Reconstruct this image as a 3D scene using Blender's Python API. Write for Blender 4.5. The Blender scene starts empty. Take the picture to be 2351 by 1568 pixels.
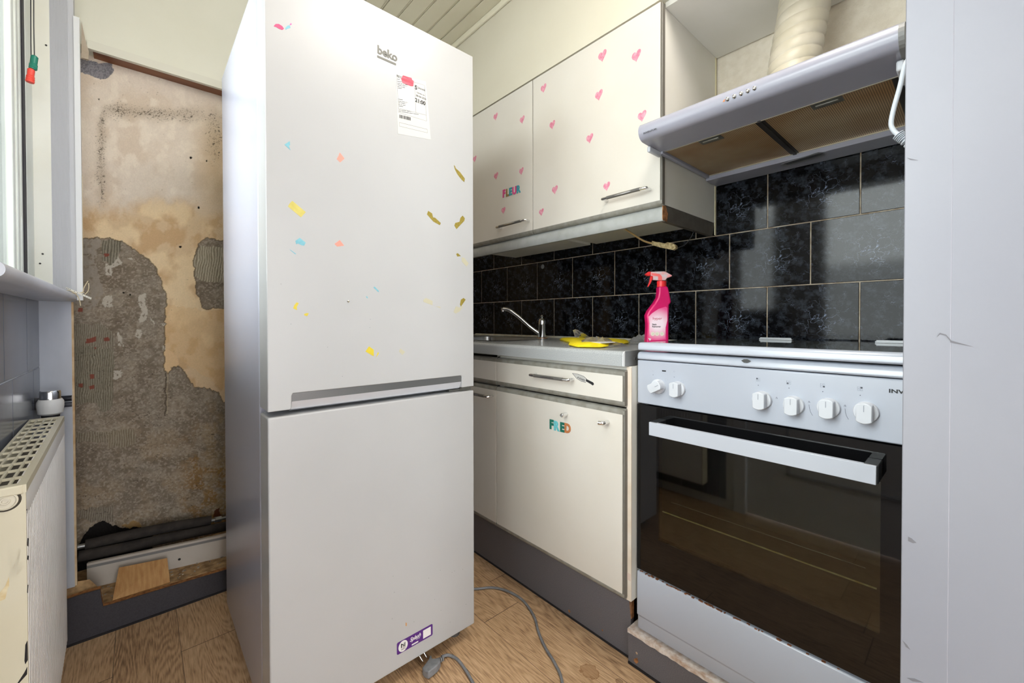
import bpy, bmesh, math, random
import numpy as np
from mathutils import Vector, Matrix
random.seed(7)
SC = bpy.context.scene
COL = SC.collection

# ------------------------------------------------------------------ camera
F, YAW, PITCH, ROLL, CY, CX = 958.65, 0.7285117, -0.0110370, -0.0017803, 748.6, 1175.5
EYE = Vector((0, 0, 1.0))
_f = Vector((math.sin(YAW), math.cos(YAW), 0)); _r = Vector((math.cos(YAW), -math.sin(YAW), 0)); _u = Vector((0, 0, 1))
_w = _f*math.cos(PITCH) + _u*math.sin(PITCH); _u2 = _u*math.cos(PITCH) - _f*math.sin(PITCH)
RV = _r*math.cos(ROLL) + _u2*math.sin(ROLL); UV = _u2*math.cos(ROLL) - _r*math.sin(ROLL); WV = _w
cam = bpy.data.cameras.new('camera'); camo = bpy.data.objects.new('camera', cam); COL.objects.link(camo)
cam.sensor_width = 36; cam.sensor_fit = 'HORIZONTAL'; cam.lens = F/2351*36
cam.shift_y = -(784-CY)/2351; cam.clip_start = 0.02; cam.clip_end = 50
m = Matrix.Identity(4)
for i in range(3):
    m[i][0] = RV[i]; m[i][1] = UV[i]; m[i][2] = -WV[i]; m[i][3] = EYE[i]
camo.matrix_world = m
SC.camera = camo

# ------------------------------------------------------------------ world, light, exposure
SC.view_settings.view_transform = 'Standard'; SC.view_settings.look = 'None'
SC.view_settings.gamma = 1; SC.view_settings.use_curve_mapping = False
SC.view_settings.exposure = -0.29
wd = bpy.data.worlds.new('world'); SC.world = wd; wd.use_nodes = True
bg = wd.node_tree.nodes['Background']; bg.inputs[0].default_value = (0.93, 0.955, 1.0, 1); bg.inputs[1].default_value = 9.5
def area(name, loc, direction, sx, sy, power, col):
    l = bpy.data.lights.new(name, 'AREA'); l.shape = 'RECTANGLE'; l.size = sx; l.size_y = sy; l.energy = power; l.color = col
    o = bpy.data.objects.new(name, l); COL.objects.link(o); o.location = loc
    o.rotation_euler = Vector(direction).to_track_quat('-Z', 'Z').to_euler()
    return o
area('daylight_outside', (-2.4, 0.8, 3.6), (1, 0, -0.95), 5.0, 2.4, 420, (0.95, 0.97, 1.0))
area('rear_fill_light', (0.12, -2.55, 1.3), (0.0, 1, 0.05), 0.9, 2.2, 30, (1.0, 0.96, 0.90))  # unseen fill light added behind the camera, mainly for the fridge front
def point_fill(name, loc, power, rad, col):
    l = bpy.data.lights.new(name, 'POINT'); l.energy = power; l.shadow_soft_size = rad; l.color = col
    o = bpy.data.objects.new(name, l); COL.objects.link(o); o.location = loc
point_fill('upper_fill_light', (0.40, 0.20, 2.2), 4, 0.12, (1.0, 0.93, 0.84))  # added fill without a fixture, lifts the upper room and ceiling
area('down_fill_light', (0.80, 0.28, 2.385), (-0.05, 0.25, -1), 0.5, 0.4, 20, (1.0, 0.94, 0.87))  # added fill from overhead, brightens the floor and low fronts

# ------------------------------------------------------------------ measuring helpers
def P(x, y, ax, val):
    """point seen at photo position (x, y), on the plane axis ax = val"""
    d = WV + RV*((x-CX)/F) - UV*((y-CY)/F)
    t = (val-EYE[ax])/d[ax]
    return EYE + d*t
def PL(pts, ax, val): return [P(a, b, ax, val) for a, b in pts]

# ------------------------------------------------------------------ materials
MATS = {}
def lin(c):
    return tuple(((v/255)/12.92 if v/255 <= 0.04045 else ((v/255+0.055)/1.055)**2.4) for v in c)
def mat(name, c, rough=0.5, metal=0.0, var=0.0, scale=8, bump=0.0, bscale=60, c2=None, spec=0.5, detail=6, stretch=None, coat=0.0):
    if name in MATS: return MATS[name]
    mt = bpy.data.materials.new(name); mt.use_nodes = True; nt = mt.node_tree; b = nt.nodes['Principled BSDF']
    L = nt.links.new
    c = lin(c) if max(c) > 1.01 else c
    b.inputs['Base Color'].default_value = (*c, 1); b.inputs['Roughness'].default_value = rough; b.inputs['Metallic'].default_value = metal
    b.inputs['Specular IOR Level'].default_value = spec
    b.inputs['Coat Weight'].default_value = coat; b.inputs['Coat Roughness'].default_value = 0.03
    tc = nt.nodes.new('ShaderNodeTexCoord'); mp = nt.nodes.new('ShaderNodeMapping'); L(tc.outputs['Object'], mp.inputs[0])
    if stretch: mp.inputs['Scale'].default_value = stretch
    if var > 0 or c2:
        n = nt.nodes.new('ShaderNodeTexNoise'); n.inputs['Scale'].default_value = scale; n.inputs['Detail'].default_value = detail; L(mp.outputs[0], n.inputs[0])
        cr = nt.nodes.new('ShaderNodeValToRGB'); L(n.outputs[0], cr.inputs[0])
        c2l = (lin(c2) if c2 and max(c2) > 1.01 else c2) if c2 else tuple(v*(1-var) for v in c)
        cr.color_ramp.elements[0].position = 0.35; cr.color_ramp.elements[0].color = (*c2l, 1)
        cr.color_ramp.elements[1].position = 0.62; cr.color_ramp.elements[1].color = (*c, 1)
        L(cr.outputs[0], b.inputs['Base Color'])
    if bump > 0:
        n2 = nt.nodes.new('ShaderNodeTexNoise'); n2.inputs['Scale'].default_value = bscale; n2.inputs['Detail'].default_value = 4; L(mp.outputs[0], n2.inputs[0])
        bp = nt.nodes.new('ShaderNodeBump'); bp.inputs['Strength'].default_value = bump; bp.inputs['Distance'].default_value = 0.002
        L(n2.outputs[0], bp.inputs['Height']); L(bp.outputs[0], b.inputs['Normal'])
    MATS[name] = mt; return mt
def glassy(name, tint=(1, 1, 1), fac=0.10, rough=0.02, alpha=None):
    """thin sheet: clear with a Fresnel gloss"""
    mt = bpy.data.materials.new(name); mt.use_nodes = True; nt = mt.node_tree; nt.nodes.clear(); L = nt.links.new
    out = nt.nodes.new('ShaderNodeOutputMaterial'); tr = nt.nodes.new('ShaderNodeBsdfTransparent'); gl = nt.nodes.new('ShaderNodeBsdfGlossy')
    tr.inputs[0].default_value = (*tint, 1); gl.inputs['Roughness'].default_value = rough
    fr = nt.nodes.new('ShaderNodeFresnel'); fr.inputs[0].default_value = 1.5
    mx = nt.nodes.new('ShaderNodeMixShader'); ad = nt.nodes.new('ShaderNodeMath'); ad.operation = 'ADD'; ad.use_clamp = True; ad.inputs[1].default_value = fac
    L(fr.outputs[0], ad.inputs[0]); L(ad.outputs[0], mx.inputs[0]); L(tr.outputs[0], mx.inputs[1]); L(gl.outputs[0], mx.inputs[2]); L(mx.outputs[0], out.inputs[0])
    if alpha:
        df = nt.nodes.new('ShaderNodeBsdfDiffuse'); df.inputs[0].default_value = (0.9, 0.9, 0.9, 1); m2 = nt.nodes.new('ShaderNodeMixShader'); m2.inputs[0].default_value = alpha
        L(mx.outputs[0], m2.inputs[1]); L(df.outputs[0], m2.inputs[2]); L(m2.outputs[0], out.inputs[0])
    MATS[name] = mt; return mt

FRW = mat('fridge_white', (179, 180, 181), 0.30, var=0.03, scale=5, spec=0.5)
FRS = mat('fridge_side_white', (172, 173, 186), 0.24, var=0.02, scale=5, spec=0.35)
CREAM = mat('cream_laminate', (210, 205, 196), 0.42, c2=(206, 200, 189), scale=3, bump=0.06, bscale=350)
CREAMS = mat('cream_side_laminate', (220, 217, 209), 0.5, c2=(213, 210, 199), scale=4)
BAND = mat('grey_edge_band', (140, 138, 130), 0.38, c2=(124, 120, 110), scale=40)
DARKGAP = mat('dark_gap', (30, 28, 26), 0.7)
GREY_LAM = mat('grey_pelmet_laminate', (170, 172, 170), 0.38, c2=(160, 162, 158), scale=30)
PLINTH = mat('charcoal_plinth_laminate', (108, 106, 110), 0.42, c2=(88, 87, 92), scale=500, bump=0.1, bscale=600)
CHIP = mat('raw_chipboard', (176, 120, 72), 0.9, c2=(120, 78, 45), scale=90, bump=0.5, bscale=200)
CHROME = mat('chrome', (225, 225, 225), 0.10, 1.0)
STEEL = mat('brushed_steel', (165, 165, 163), 0.3, 1.0)
BARGREY = mat('grey_handle_bar', (112, 110, 106), 0.32, 0.4)
STOVEW = mat('stove_enamel', (170, 175, 186), 0.22, var=0.02, scale=4, spec=0.55)
HOODW = mat('hood_enamel', (156, 156, 168), 0.26, c2=(150, 150, 162), scale=5)
KNOBW = mat('knob_plastic', (194, 197, 203), 0.32)
BLACKP = mat('black_plastic', (28, 29, 32), 0.42)
BLACKG = mat('black_glass', (10, 10, 11), 0.03, spec=0.4)
PRINT = mat('grey_print', (70, 74, 82), 0.6)
PRINTL = mat('light_grey_print', (140, 145, 155), 0.6)
PRINTK = mat('black_print', (22, 22, 24), 0.6)
WHITE = mat('white_paint', (226, 226, 224), 0.5, c2=(218, 218, 214), scale=4)
GREENCREAM = mat('pale_green_cream_paint', (232, 231, 217), 0.42, c2=(226, 225, 209), scale=2.5, bump=0.12, bscale=90)
BULKP = mat('cream_bulkhead_paint', (213, 208, 191), 0.45, c2=(208, 202, 184), scale=2.2, bump=0.1, bscale=90)
STIPPLE = mat('cream_stippled_plaster', (232, 222, 204), 0.8, c2=(224, 213, 193), scale=45, bump=0.8, bscale=230)
CEILP = mat('ceiling_slat_paint', (220, 215, 194), 0.5, c2=(214, 208, 186), scale=6)
PVC = mat('ribbed_white_pvc', (186, 187, 190), 0.4)
GREYPAINT = mat('grey_blue_casing_paint', (178, 182, 190), 0.55, c2=(160, 164, 172), scale=9, stretch=(1, 1, 0.4))
RADW = mat('radiator_cream_enamel', (208, 202, 180), 0.35, c2=(204, 197, 172), scale=6)
RADF = mat('radiator_front_white', (238, 237, 235), 0.35, c2=(232, 230, 227), scale=8)
RUST = mat('rust_chips', (92, 52, 30), 0.9, c2=(150, 96, 58), scale=180)
CHIPSHADE = mat('dark_chip_and_gap_shade', (28, 24, 26), 0.8)  # for dark chips and specks, and for painted shade along the floor

# ------------------------------------------------------------------ mesh helpers
ROOT = {}
def link(name, bm, material, parent=None, smooth=False, bevel=0.0, seg=2, angle=40):
    me = bpy.data.meshes.new(name)
    if isinstance(bm, bmesh.types.BMesh):
        bmesh.ops.recalc_face_normals(bm, faces=bm.faces[:])
        bm.to_mesh(me); bm.free()
    else: me = bm
    o = bpy.data.objects.new(name, me); COL.objects.link(o)
    for mm in (material if isinstance(material, (list, tuple)) else [material]):
        if mm: me.materials.append(mm)
    if parent is not None:
        base = ROOT.get(parent.name, Vector((0, 0, 0)))
        me.transform(Matrix.Translation(-base)); o.parent = parent; ROOT[o.name] = base
    else: ROOT[o.name] = Vector((0, 0, 0))
    if smooth:
        for p in me.polygons: p.use_smooth = True
        try: me.set_sharp_from_angle(angle=math.radians(angle))
        except Exception: pass
    if bevel > 0:
        md = o.modifiers.new('bevel', 'BEVEL'); md.width = bevel; md.segments = seg; md.limit_method = 'ANGLE'; md.angle_limit = math.radians(40)
        for p in me.polygons: p.use_smooth = True
        try: me.set_sharp_from_angle(angle=math.radians(50))
        except Exception: pass
        md.harden_normals = False
    return o
def thing(name, label, cat, loc=(0, 0, 0), group=None):
    o = bpy.data.objects.new(name, None); COL.objects.link(o); o.location = loc; o.empty_display_size = 0.05
    o['label'] = label; o['category'] = cat
    if group: o['group'] = group
    ROOT[o.name] = Vector(loc); return o
def tag(o, label, cat, group=None):
    o['label'] = label; o['category'] = cat
    if group: o['group'] = group
    return o
def struct(o): o['kind'] = 'structure'; return o
def box(bm, x0, x1, y0, y1, z0, z1):
    vs = [bm.verts.new(p) for p in ((x0,y0,z0),(x1,y0,z0),(x1,y1,z0),(x0,y1,z0),(x0,y0,z1),(x1,y0,z1),(x1,y1,z1),(x0,y1,z1))]
    for q in ((0,3,2,1),(4,5,6,7),(0,1,5,4),(1,2,6,5),(2,3,7,6),(3,0,4,7)): bm.faces.new([vs[i] for i in q])
    return bm
def BX(*a): return box(bmesh.new(), *a)
def BXS(lst):
    bm = bmesh.new()
    for a in lst: box(bm, *a)
    return bm
def prism(bm, pts, off):
    off = Vector(off); a = [bm.verts.new(Vector(p)) for p in pts]; b = [bm.verts.new(Vector(p)+off) for p in pts]; n = len(a)
    bm.faces.new(a); bm.faces.new(b[::-1])
    for i in range(n): bm.faces.new((a[i], b[i], b[(i+1) % n], a[(i+1) % n]))
    return bm
def PR(pts, off): return prism(bmesh.new(), pts, off)
def tube(bm, path, rad, n=12, cap=True):
    path = [Vector(p) for p in path]; rs = rad if isinstance(rad, (list, tuple)) else [rad]*len(path)
    rings = []; prev = None
    for i, p in enumerate(path):
        d = (path[min(i+1, len(path)-1)]-path[max(i-1, 0)]).normalized()
        if prev is None:
            a = d.orthogonal().normalized()
        else:
            a = (prev - d*prev.dot(d)).normalized()
        prev = a; b = d.cross(a)
        rings.append([bm.verts.new(p+(a*math.cos(2*math.pi*k/n)+b*math.sin(2*math.pi*k/n))*rs[i]) for k in range(n)])
    for i in range(len(rings)-1):
        for k in range(n): bm.faces.new((rings[i][k], rings[i][(k+1) % n], rings[i+1][(k+1) % n], rings[i+1][k]))
    if cap: bm.faces.new(rings[0][::-1]); bm.faces.new(rings[-1])
    return bm
def TU(path, rad, n=12): return tube(bmesh.new(), path, rad, n)
def lathe(bm, prof, origin, axis, n=32):
    """prof: list of (radius, distance along axis)"""
    axis = Vector(axis).normalized(); a = axis.orthogonal().normalized(); b = axis.cross(a); o = Vector(origin); rings = []
    for r, h in prof:
        rings.append([bm.verts.new(o+axis*h+(a*math.cos(2*math.pi*k/n)+b*math.sin(2*math.pi*k/n))*max(r, 1e-5)) for k in range(n)])
    for i in range(len(rings)-1):
        for k in range(n): bm.faces.new((rings[i][k], rings[i][(k+1) % n], rings[i+1][(k+1) % n], rings[i+1][k]))
    bm.faces.new(rings[0][::-1]); bm.faces.new(rings[-1])
    return bm
def LA(prof, o, ax, n=32): return lathe(bmesh.new(), prof, o, ax, n)
def smooth_path(pts, k=8):
    pts = [Vector(p) for p in pts]; out = []
    for i in range(len(pts)-1):
        p0 = pts[max(i-1, 0)]; p1 = pts[i]; p2 = pts[i+1]; p3 = pts[min(i+2, len(pts)-1)]
        for j in range(k):
            t = j/k
            out.append(0.5*((2*p1)+(p2-p0)*t+(2*p0-5*p1+4*p2-p3)*t*t+(3*p1-p0-3*p2+p3)*t**3))
    out.append(pts[-1]); return out
_TEXTN = 0
def text(name, s, material, parent, origin, right, up, size, depth=0.0003, bold=0.0, align='LEFT', shear=0.0, width=1.0, space=1.0):
    cu = bpy.data.curves.new(name, 'FONT'); cu.body = s; cu.size = 1.0; cu.extrude = depth/size/2; cu.offset = bold; cu.align_x = align
    cu.shear = shear; cu.space_character = space; cu.resolution_u = 3
    tmp = bpy.data.objects.new('tmp', cu); COL.objects.link(tmp)
    dg = bpy.context.evaluated_depsgraph_get(); me = bpy.data.meshes.new_from_object(tmp.evaluated_get(dg)); bpy.data.objects.remove(tmp)
    right = Vector(right).normalized(); up = Vector(up).normalized(); nrm = right.cross(up)
    M = Matrix.Identity(4)
    for i in range(3):
        M[i][0] = right[i]*size*width; M[i][1] = up[i]*size; M[i][2] = nrm[i]*size; M[i][3] = Vector(origin)[i]
    me.transform(M); me.name = name
    me.materials.clear()
    return link(name, me, material, parent)
def fl(pts3, n, d=0.0004): return PR(pts3, Vector(n)*d)    # thin sheet on a face

# ================================================================== SETTING
# floor: planks laid along Y
def floor_mat():
    mt = bpy.data.materials.new('oak_vinyl_planks'); mt.use_nodes = True; nt = mt.node_tree; L = nt.links.new; b = nt.nodes['Principled BSDF']
    tc = nt.nodes.new('ShaderNodeTexCoord'); sp = nt.nodes.new('ShaderNodeSeparateXYZ'); L(tc.outputs['Object'], sp.inputs[0])
    def M(op, a, bb=None, c=None):
        n = nt.nodes.new('ShaderNodeMath'); n.operation = op
        for i, v in enumerate((a, bb, c)):
            if v is None: continue
            if hasattr(v, 'default_value') or hasattr(v, 'links'): L(v, n.inputs[i])
            else: n.inputs[i].default_value = v
        return n.outputs[0]
    W = 0.152; LEN = 1.28
    xs = M('DIVIDE', M('ADD', sp.outputs[0], 0.066+W*10), W); ix = M('FLOOR', xs); fx = M('FRACT', xs)
    wn = nt.nodes.new('ShaderNodeTexWhiteNoise'); wn.noise_dimensions = '1D'; L(ix, wn.inputs['W'])
    ys = M('ADD', M('DIVIDE', sp.outputs[1], LEN), M('MULTIPLY', wn.outputs['Value'], 7.3)); iy = M('FLOOR', ys); fy = M('FRACT', ys)
    wn2 = nt.nodes.new('ShaderNodeTexWhiteNoise'); wn2.noise_dimensions = '2D'
    cb = nt.nodes.new('ShaderNodeCombineXYZ'); L(ix, cb.inputs[0]); L(iy, cb.inputs[1]); L(cb.outputs[0], wn2.inputs['Vector'])
    # grain
    off = M('MULTIPLY', wn2.outputs['Value'], 13.0)
    gv = nt.nodes.new('ShaderNodeCombineXYZ'); L(M('ADD', M('MULTIPLY', sp.outputs[0], 1.0), off), gv.inputs[0]); L(M('ADD', M('MULTIPLY', sp.outputs[1], 0.13), off), gv.inputs[1])
    gf = nt.nodes.new('ShaderNodeCombineXYZ'); L(M('ADD', sp.outputs[0], off), gf.inputs[0]); L(M('MULTIPLY', sp.outputs[1], 0.07), gf.inputs[1])
    n1 = nt.nodes.new('ShaderNodeTexNoise'); n1.inputs['Scale'].default_value = 9; n1.inputs['Detail'].default_value = 2; L(gv.outputs[0], n1.inputs[0])
    wv = nt.nodes.new('ShaderNodeMath'); wv.operation = 'SINE'
    L(M('ADD', M('MULTIPLY', n1.outputs[0], 190.0), M('MULTIPLY', sp.outputs[0], 160.0)), wv.inputs[0])
    n2 = nt.nodes.new('ShaderNodeTexNoise'); n2.inputs['Scale'].default_value = 330; n2.inputs['Detail'].default_value = 4; L(gf.outputs[0], n2.inputs[0])
    n3 = nt.nodes.new('ShaderNodeTexNoise'); n3.inputs['Scale'].default_value = 5; n3.inputs['Detail'].default_value = 4; L(tc.outputs['Object'], n3.inputs[0])
    g = M('ADD', M('ADD', M('MULTIPLY', wv.outputs[0], 0.085), M('MULTIPLY', n2.outputs[0], 0.9)), M('ADD', M('MULTIPLY', wn2.outputs['Value'], 0.12), M('MULTIPLY', n3.outputs[0], 0.25)))
    cr = nt.nodes.new('ShaderNodeValToRGB'); L(g, cr.inputs[0]); e = cr.color_ramp.elements
    e[0].position = 0.36; e[0].color = (*lin((134, 102, 74)), 1); e[1].position = 0.98; e[1].color = (*lin((226, 194, 156)), 1)
    em = cr.color_ramp.elements.new(0.64); em.color = (*lin((198, 162, 124)), 1)
    seam = M('MAXIMUM', M('LESS_THAN', fx, 0.008), M('LESS_THAN', fy, 0.0016))
    mx = nt.nodes.new('ShaderNodeMix'); mx.data_type = 'RGBA'; L(seam, mx.inputs[0]); L(cr.outputs[0], mx.inputs[6]); mx.inputs[7].default_value = (*lin((72, 54, 40)), 1)
    # stains: two small water marks near the plinth
    col = mx.outputs[2]
    for (sx, sy, r, dark) in ((0.952, 0.735, 0.026, (140, 96, 52)), (0.985, 0.66, 0.010, (92, 58, 30))):
        vd = nt.nodes.new('ShaderNodeVectorMath'); vd.operation = 'DISTANCE'; L(tc.outputs['Object'], vd.inputs[0]); vd.inputs[1].default_value = (sx, sy, 0)
        nn = nt.nodes.new('ShaderNodeTexNoise'); nn.inputs['Scale'].default_value = 60; L(tc.outputs['Object'], nn.inputs[0])
        dd = M('ADD', vd.outputs['Value'], M('MULTIPLY', M('SUBTRACT', nn.outputs[0], 0.5), r*1.1))
        k = M('MULTIPLY', M('LESS_THAN', dd, r), M('MULTIPLY_ADD', M('GREATER_THAN', dd, r*0.86), 0.3, 0.42))
        m2 = nt.nodes.new('ShaderNodeMix'); m2.data_type = 'RGBA'; L(k, m2.inputs[0]); L(col, m2.inputs[6]); m2.inputs[7].default_value = (*lin(dark), 1); col = m2.outputs[2]
    L(col, b.inputs['Base Color']); b.inputs['Roughness'].default_value = 0.42
    bp = nt.nodes.new('ShaderNodeBump'); bp.inputs['Strength'].default_value = 0.25; bp.inputs['Distance'].default_value = 0.001; L(g, bp.inputs['Height']); L(bp.outputs[0], b.inputs['Normal'])
    return mt
struct(link('floor', BX(-0.45, 2.0, -2.7, 2.45, -0.05, 0.0), floor_mat()))

# ceiling: painted slats running along Y with rounded cover strips
bm = bmesh.new(); box(bm, -0.45, 1.75, -2.7, 2.35, 2.415, 2.47)
x = 0.822-0.0765*17
while x < 1.75:
    box(bm, x+0.006, x+0.0765-0.006, -2.65, 2.3, 2.400, 2.413)
    tube(bm, [(x, -2.65, 2.4065), (x, 2.3, 2.4065)], 0.0045, 8)
    x += 0.0765
struct(link('ceiling', bm, CEILP, smooth=True))

# right wall, tiled behind the worktop
def marble():
    mt = bpy.data.materials.new('black_marble_tile'); mt.use_nodes = True; nt = mt.node_tree; L = nt.links.new; b = nt.nodes['Principled BSDF']
    uv = nt.nodes.new('ShaderNodeUVMap'); uv.uv_map = 'UVMap'
    n0 = nt.nodes.new('ShaderNodeTexNoise'); n0.inputs['Scale'].default_value = 9; n0.inputs['Detail'].default_value = 4; L(uv.outputs[0], n0.inputs[0])
    dis = nt.nodes.new('ShaderNodeVectorMath'); dis.operation = 'MULTIPLY_ADD'; L(n0.outputs['Color'], dis.inputs[0]); dis.inputs[1].default_value = (0.30, 0.30, 0.3); L(uv.outputs[0], dis.inputs[2])
    vo = nt.nodes.new('ShaderNodeTexVoronoi'); vo.feature = 'DISTANCE_TO_EDGE'; vo.inputs['Scale'].default_value = 6.5; L(dis.outputs[0], vo.inputs[0])
    r1 = nt.nodes.new('ShaderNodeValToRGB'); L(vo.outputs[0], r1.inputs[0]); r1.color_ramp.elements[0].color = (1, 1, 1, 1); r1.color_ramp.elements[1].position = 0.022; r1.color_ramp.elements[1].color = (0, 0, 0, 1)
    n1 = nt.nodes.new('ShaderNodeTexNoise'); n1.inputs['Scale'].default_value = 8; n1.inputs['Detail'].default_value = 9; n1.inputs['Roughness'].default_value = 0.7; L(uv.outputs[0], n1.inputs[0])
    r2 = nt.nodes.new('ShaderNodeValToRGB'); L(n1.outputs[0], r2.inputs[0]); r2.color_ramp.elements[0].position = 0.48; r2.color_ramp.elements[0].color = (0.0016, 0.0016, 0.002, 1)
    r2.color_ramp.elements[1].position = 0.78; r2.color_ramp.elements[1].color = (0.045, 0.052, 0.066, 1)
    # veins only in patches
    n3 = nt.nodes.new('ShaderNodeTexNoise'); n3.inputs['Scale'].default_value = 5.5; n3.inputs['Detail'].default_value = 6; L(uv.outputs[0], n3.inputs[0])
    r3 = nt.nodes.new('ShaderNodeValToRGB'); L(n3.outputs[0], r3.inputs[0]); r3.color_ramp.elements[0].position = 0.52; r3.color_ramp.elements[1].position = 0.68
    cl = nt.nodes.new('ShaderNodeVectorMath'); cl.operation = 'DISTANCE'; L(dis.outputs[0], cl.inputs[0]); cl.inputs[1].default_value = (0.76, 0.52, 0.15)
    r4 = nt.nodes.new('ShaderNodeValToRGB'); L(cl.outputs['Value'], r4.inputs[0]); r4.color_ramp.elements[0].position = 0.07; r4.color_ramp.elements[0].color = (0.9, 0.9, 0.9, 1); r4.color_ramp.elements[1].position = 0.26; r4.color_ramp.elements[1].color = (0, 0, 0, 1)
    mm_ = nt.nodes.new('ShaderNodeMath'); mm_.operation = 'MULTIPLY_ADD'; L(r3.outputs[0], mm_.inputs[0]); mm_.inputs[1].default_value = 0.5; L(r4.outputs[0], mm_.inputs[2]); mm_.use_clamp = True
    mu = nt.nodes.new('ShaderNodeMath'); mu.operation = 'MULTIPLY'; L(r1.outputs[0], mu.inputs[0]); L(mm_.outputs[0], mu.inputs[1])
    mx = nt.nodes.new('ShaderNodeMix'); mx.data_type = 'RGBA'; L(mu.outputs[0], mx.inputs[0]); L(r2.outputs[0], mx.inputs[6]); mx.inputs[7].default_value = (*lin((132, 144, 168)), 1)
    L(mx.outputs[2], b.inputs['Base Color']); b.inputs['Roughness'].default_value = 0.08; b.inputs["Specular IOR Level"].default_value = 0.19
    return mt
GROUT = mat('cream_grout', (178, 166, 148), 0.9, c2=(140, 122, 100), scale=30)
struct(link('wall_right', BX(1.606, 1.75, -0.3, 2.35, 0, 2.45), STIPPLE))
wall_tiles = bmesh.new(); uvl = wall_tiles.loops.layers.uv.new('UVMap')
G = 0.0016
for row in range(4):
    z0 = 0.917+0.1995*row; z1 = z0+0.1995
    y = (0.239 if row % 2 == 0 else 0.116)-0.2455*2
    while y < 2.2:
        a, b_ = y+G, min(y+0.2455-G, 2.195)
        if a < 2.19:
            fs = len(wall_tiles.faces)
            box(wall_tiles, 1.5995, 1.606, a, b_, z0+G, z1-G); wall_tiles.faces.ensure_lookup_table()
            for f in wall_tiles.faces[fs:]:
                for lp in f.loops: lp[uvl].uv = (1-(lp.vert.co.y-y)/0.2455*1.0, (lp.vert.co.z-z0)/0.2455)
        y += 0.2455
wt = link('trim_1', wall_tiles, marble(), bevel=0.0012); struct(wt); wt['label'] = 'black marble tiling on the right wall'
struct(link('trim_2', BX(1.6015, 1.606, -0.3, 2.2, 0.90, 1.715), GROUT))

# left wall with the window opening and the balcony door opening
GT = mat('grey_wood_look_tile', (118, 122, 132), 0.2, c2=(92, 96, 106), scale=14, stretch=(1, 1, 0.25), spec=0.6)
LW = -0.222
struct(link('wall_left', BXS([(-0.42, LW, -0.1, 2.3, 2.3, 2.47), (-0.42, LW, 0.86, 0.93, 0, 2.3), (-0.42, LW, 0.93, 2.3, 0, 1.07), (-0.42, LW, 1.86, 2.3, 1.07, 2.3),
      (-0.42, LW, -0.75, -0.1, 0, 2.47), (-0.42, LW, -2.7, -1.6, 0, 2.47), (-0.42, LW, -1.6, -0.75, 2.2, 2.47), (-0.42, LW, -1.6, -0.75, 0, 0.08), (-0.42, -0.235, -0.1, 0.86, 2.12, 2.3)]), WHITE))  # includes an unseen opening behind the camera, added to light low surfaces
tb = bmesh.new()
for zr, (z0, z1) in enumerate(((0.462, 0.8705), (0.8735, 1.062), (0.05, 0.459))):
    js = (0.895, 1.136, 1.378, 1.622, 1.797) if zr == 1 else ((0.895, 1.21, 1.453, 1.70, 1.797) if zr == 0 else (0.895, 1.14, 1.38, 1.62, 1.797))
    for a, b_ in zip(js[:-1], js[1:]): box(tb, LW, -0.215, a+0.0014, b_-0.0014, z0, z1)
t3 = struct(link('trim_3', tb, GT, bevel=0.001)); t3['label'] = 'grey glazed tiling under the window'
struct(link('trim_4', BX(LW, -0.2165, 0.895, 1.797, 0.05, 1.062), mat('pale_grout', (190, 192, 196), 0.9)))

# pipe casing beside the tiling (faces the camera) and the reveal above the sill
struct(link('trim_5', BXS([(LW, -0.151, 1.80, 1.822, 0.208, 1.066)]), GREYPAINT))
struct(link('trim_6', BX(-0.1525, -0.1465, 1.801, 1.812, 0.21, 1.06), mat('bare_pine_edge', (206, 184, 150), 0.8, c2=(186, 154, 112), scale=30)))
bm = bmesh.new()
xx = -0.187
while xx < -0.149:
    box(bm, xx, xx+0.0013, 1.7985, 1.81, 1.07, 2.40); xx += 0.0024
box(bm, -0.187, -0.1385, 1.80, 1.84, 1.07, 2.41)
struct(link('trim_7', bm, PVC))
struct(link('trim_8', BX(-0.1385, -0.126, 1.796, 1.815, 1.066, 1.909), mat('white_corner_strip', (216, 217, 216), 0.4)))
struct(link('trim_9', BX(-0.225, -0.187, 1.797, 1.815, 1.07, 2.30), mat('cream_jamb', (226, 225, 214), 0.45, c2=(220, 218, 204), scale=6)))
for px, py in ((98, 583), (92, 605), (106, 104)):
    c = P(px, py, 1, 1.7968); o = struct(link('trim_10', LA([(0.0024, 0), (0.0024, 0.001)], c, (0, -1, 0), 12), DARKGAP))

# window: fixed frame, sash, glazing
CR_FR = mat('window_cream_frame', (224, 227, 218), 0.35, c2=(216, 219, 208), scale=10)
win = thing('window_1', 'white framed window above the grey tiled sill wall', 'window', (-0.24, 1.35, 1.09)); struct(win)
link('window_frame', BXS([(-0.30, -0.2215, 1.703, 1.797, 1.07, 2.3), (-0.30, -0.222, 0.93, 1.0, 1.07, 2.3), (-0.30, -0.222, 1.0, 1.735, 2.24, 2.3)]), CR_FR, win, bevel=0.003)
link('gasket', BXS([(-0.30, -0.2225, 1.670, 1.703, 1.085, 2.25)]), mat('black_gasket', (38, 36, 44), 0.6), win)
link('sash', BXS([(-0.29, -0.2245, 1.56, 1.670, 1.085, 2.24), (-0.29, -0.221, 1.585, 1.60, 1.085, 2.24), (-0.29, -0.2215, 1.632, 1.642, 1.085, 2.24), (-0.29, -0.226, 1.0, 1.62, 1.07, 1.085), (-0.29, -0.226, 1.0, 1.62, 2.16, 2.24)]), CR_FR, win, bevel=0.002)
link('pane', BX(-0.236, -0.230, 1.0, 1.565, 1.08, 2.18), glassy('window_glass', (0.97, 1, 0.98), 0.04), win)

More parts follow.
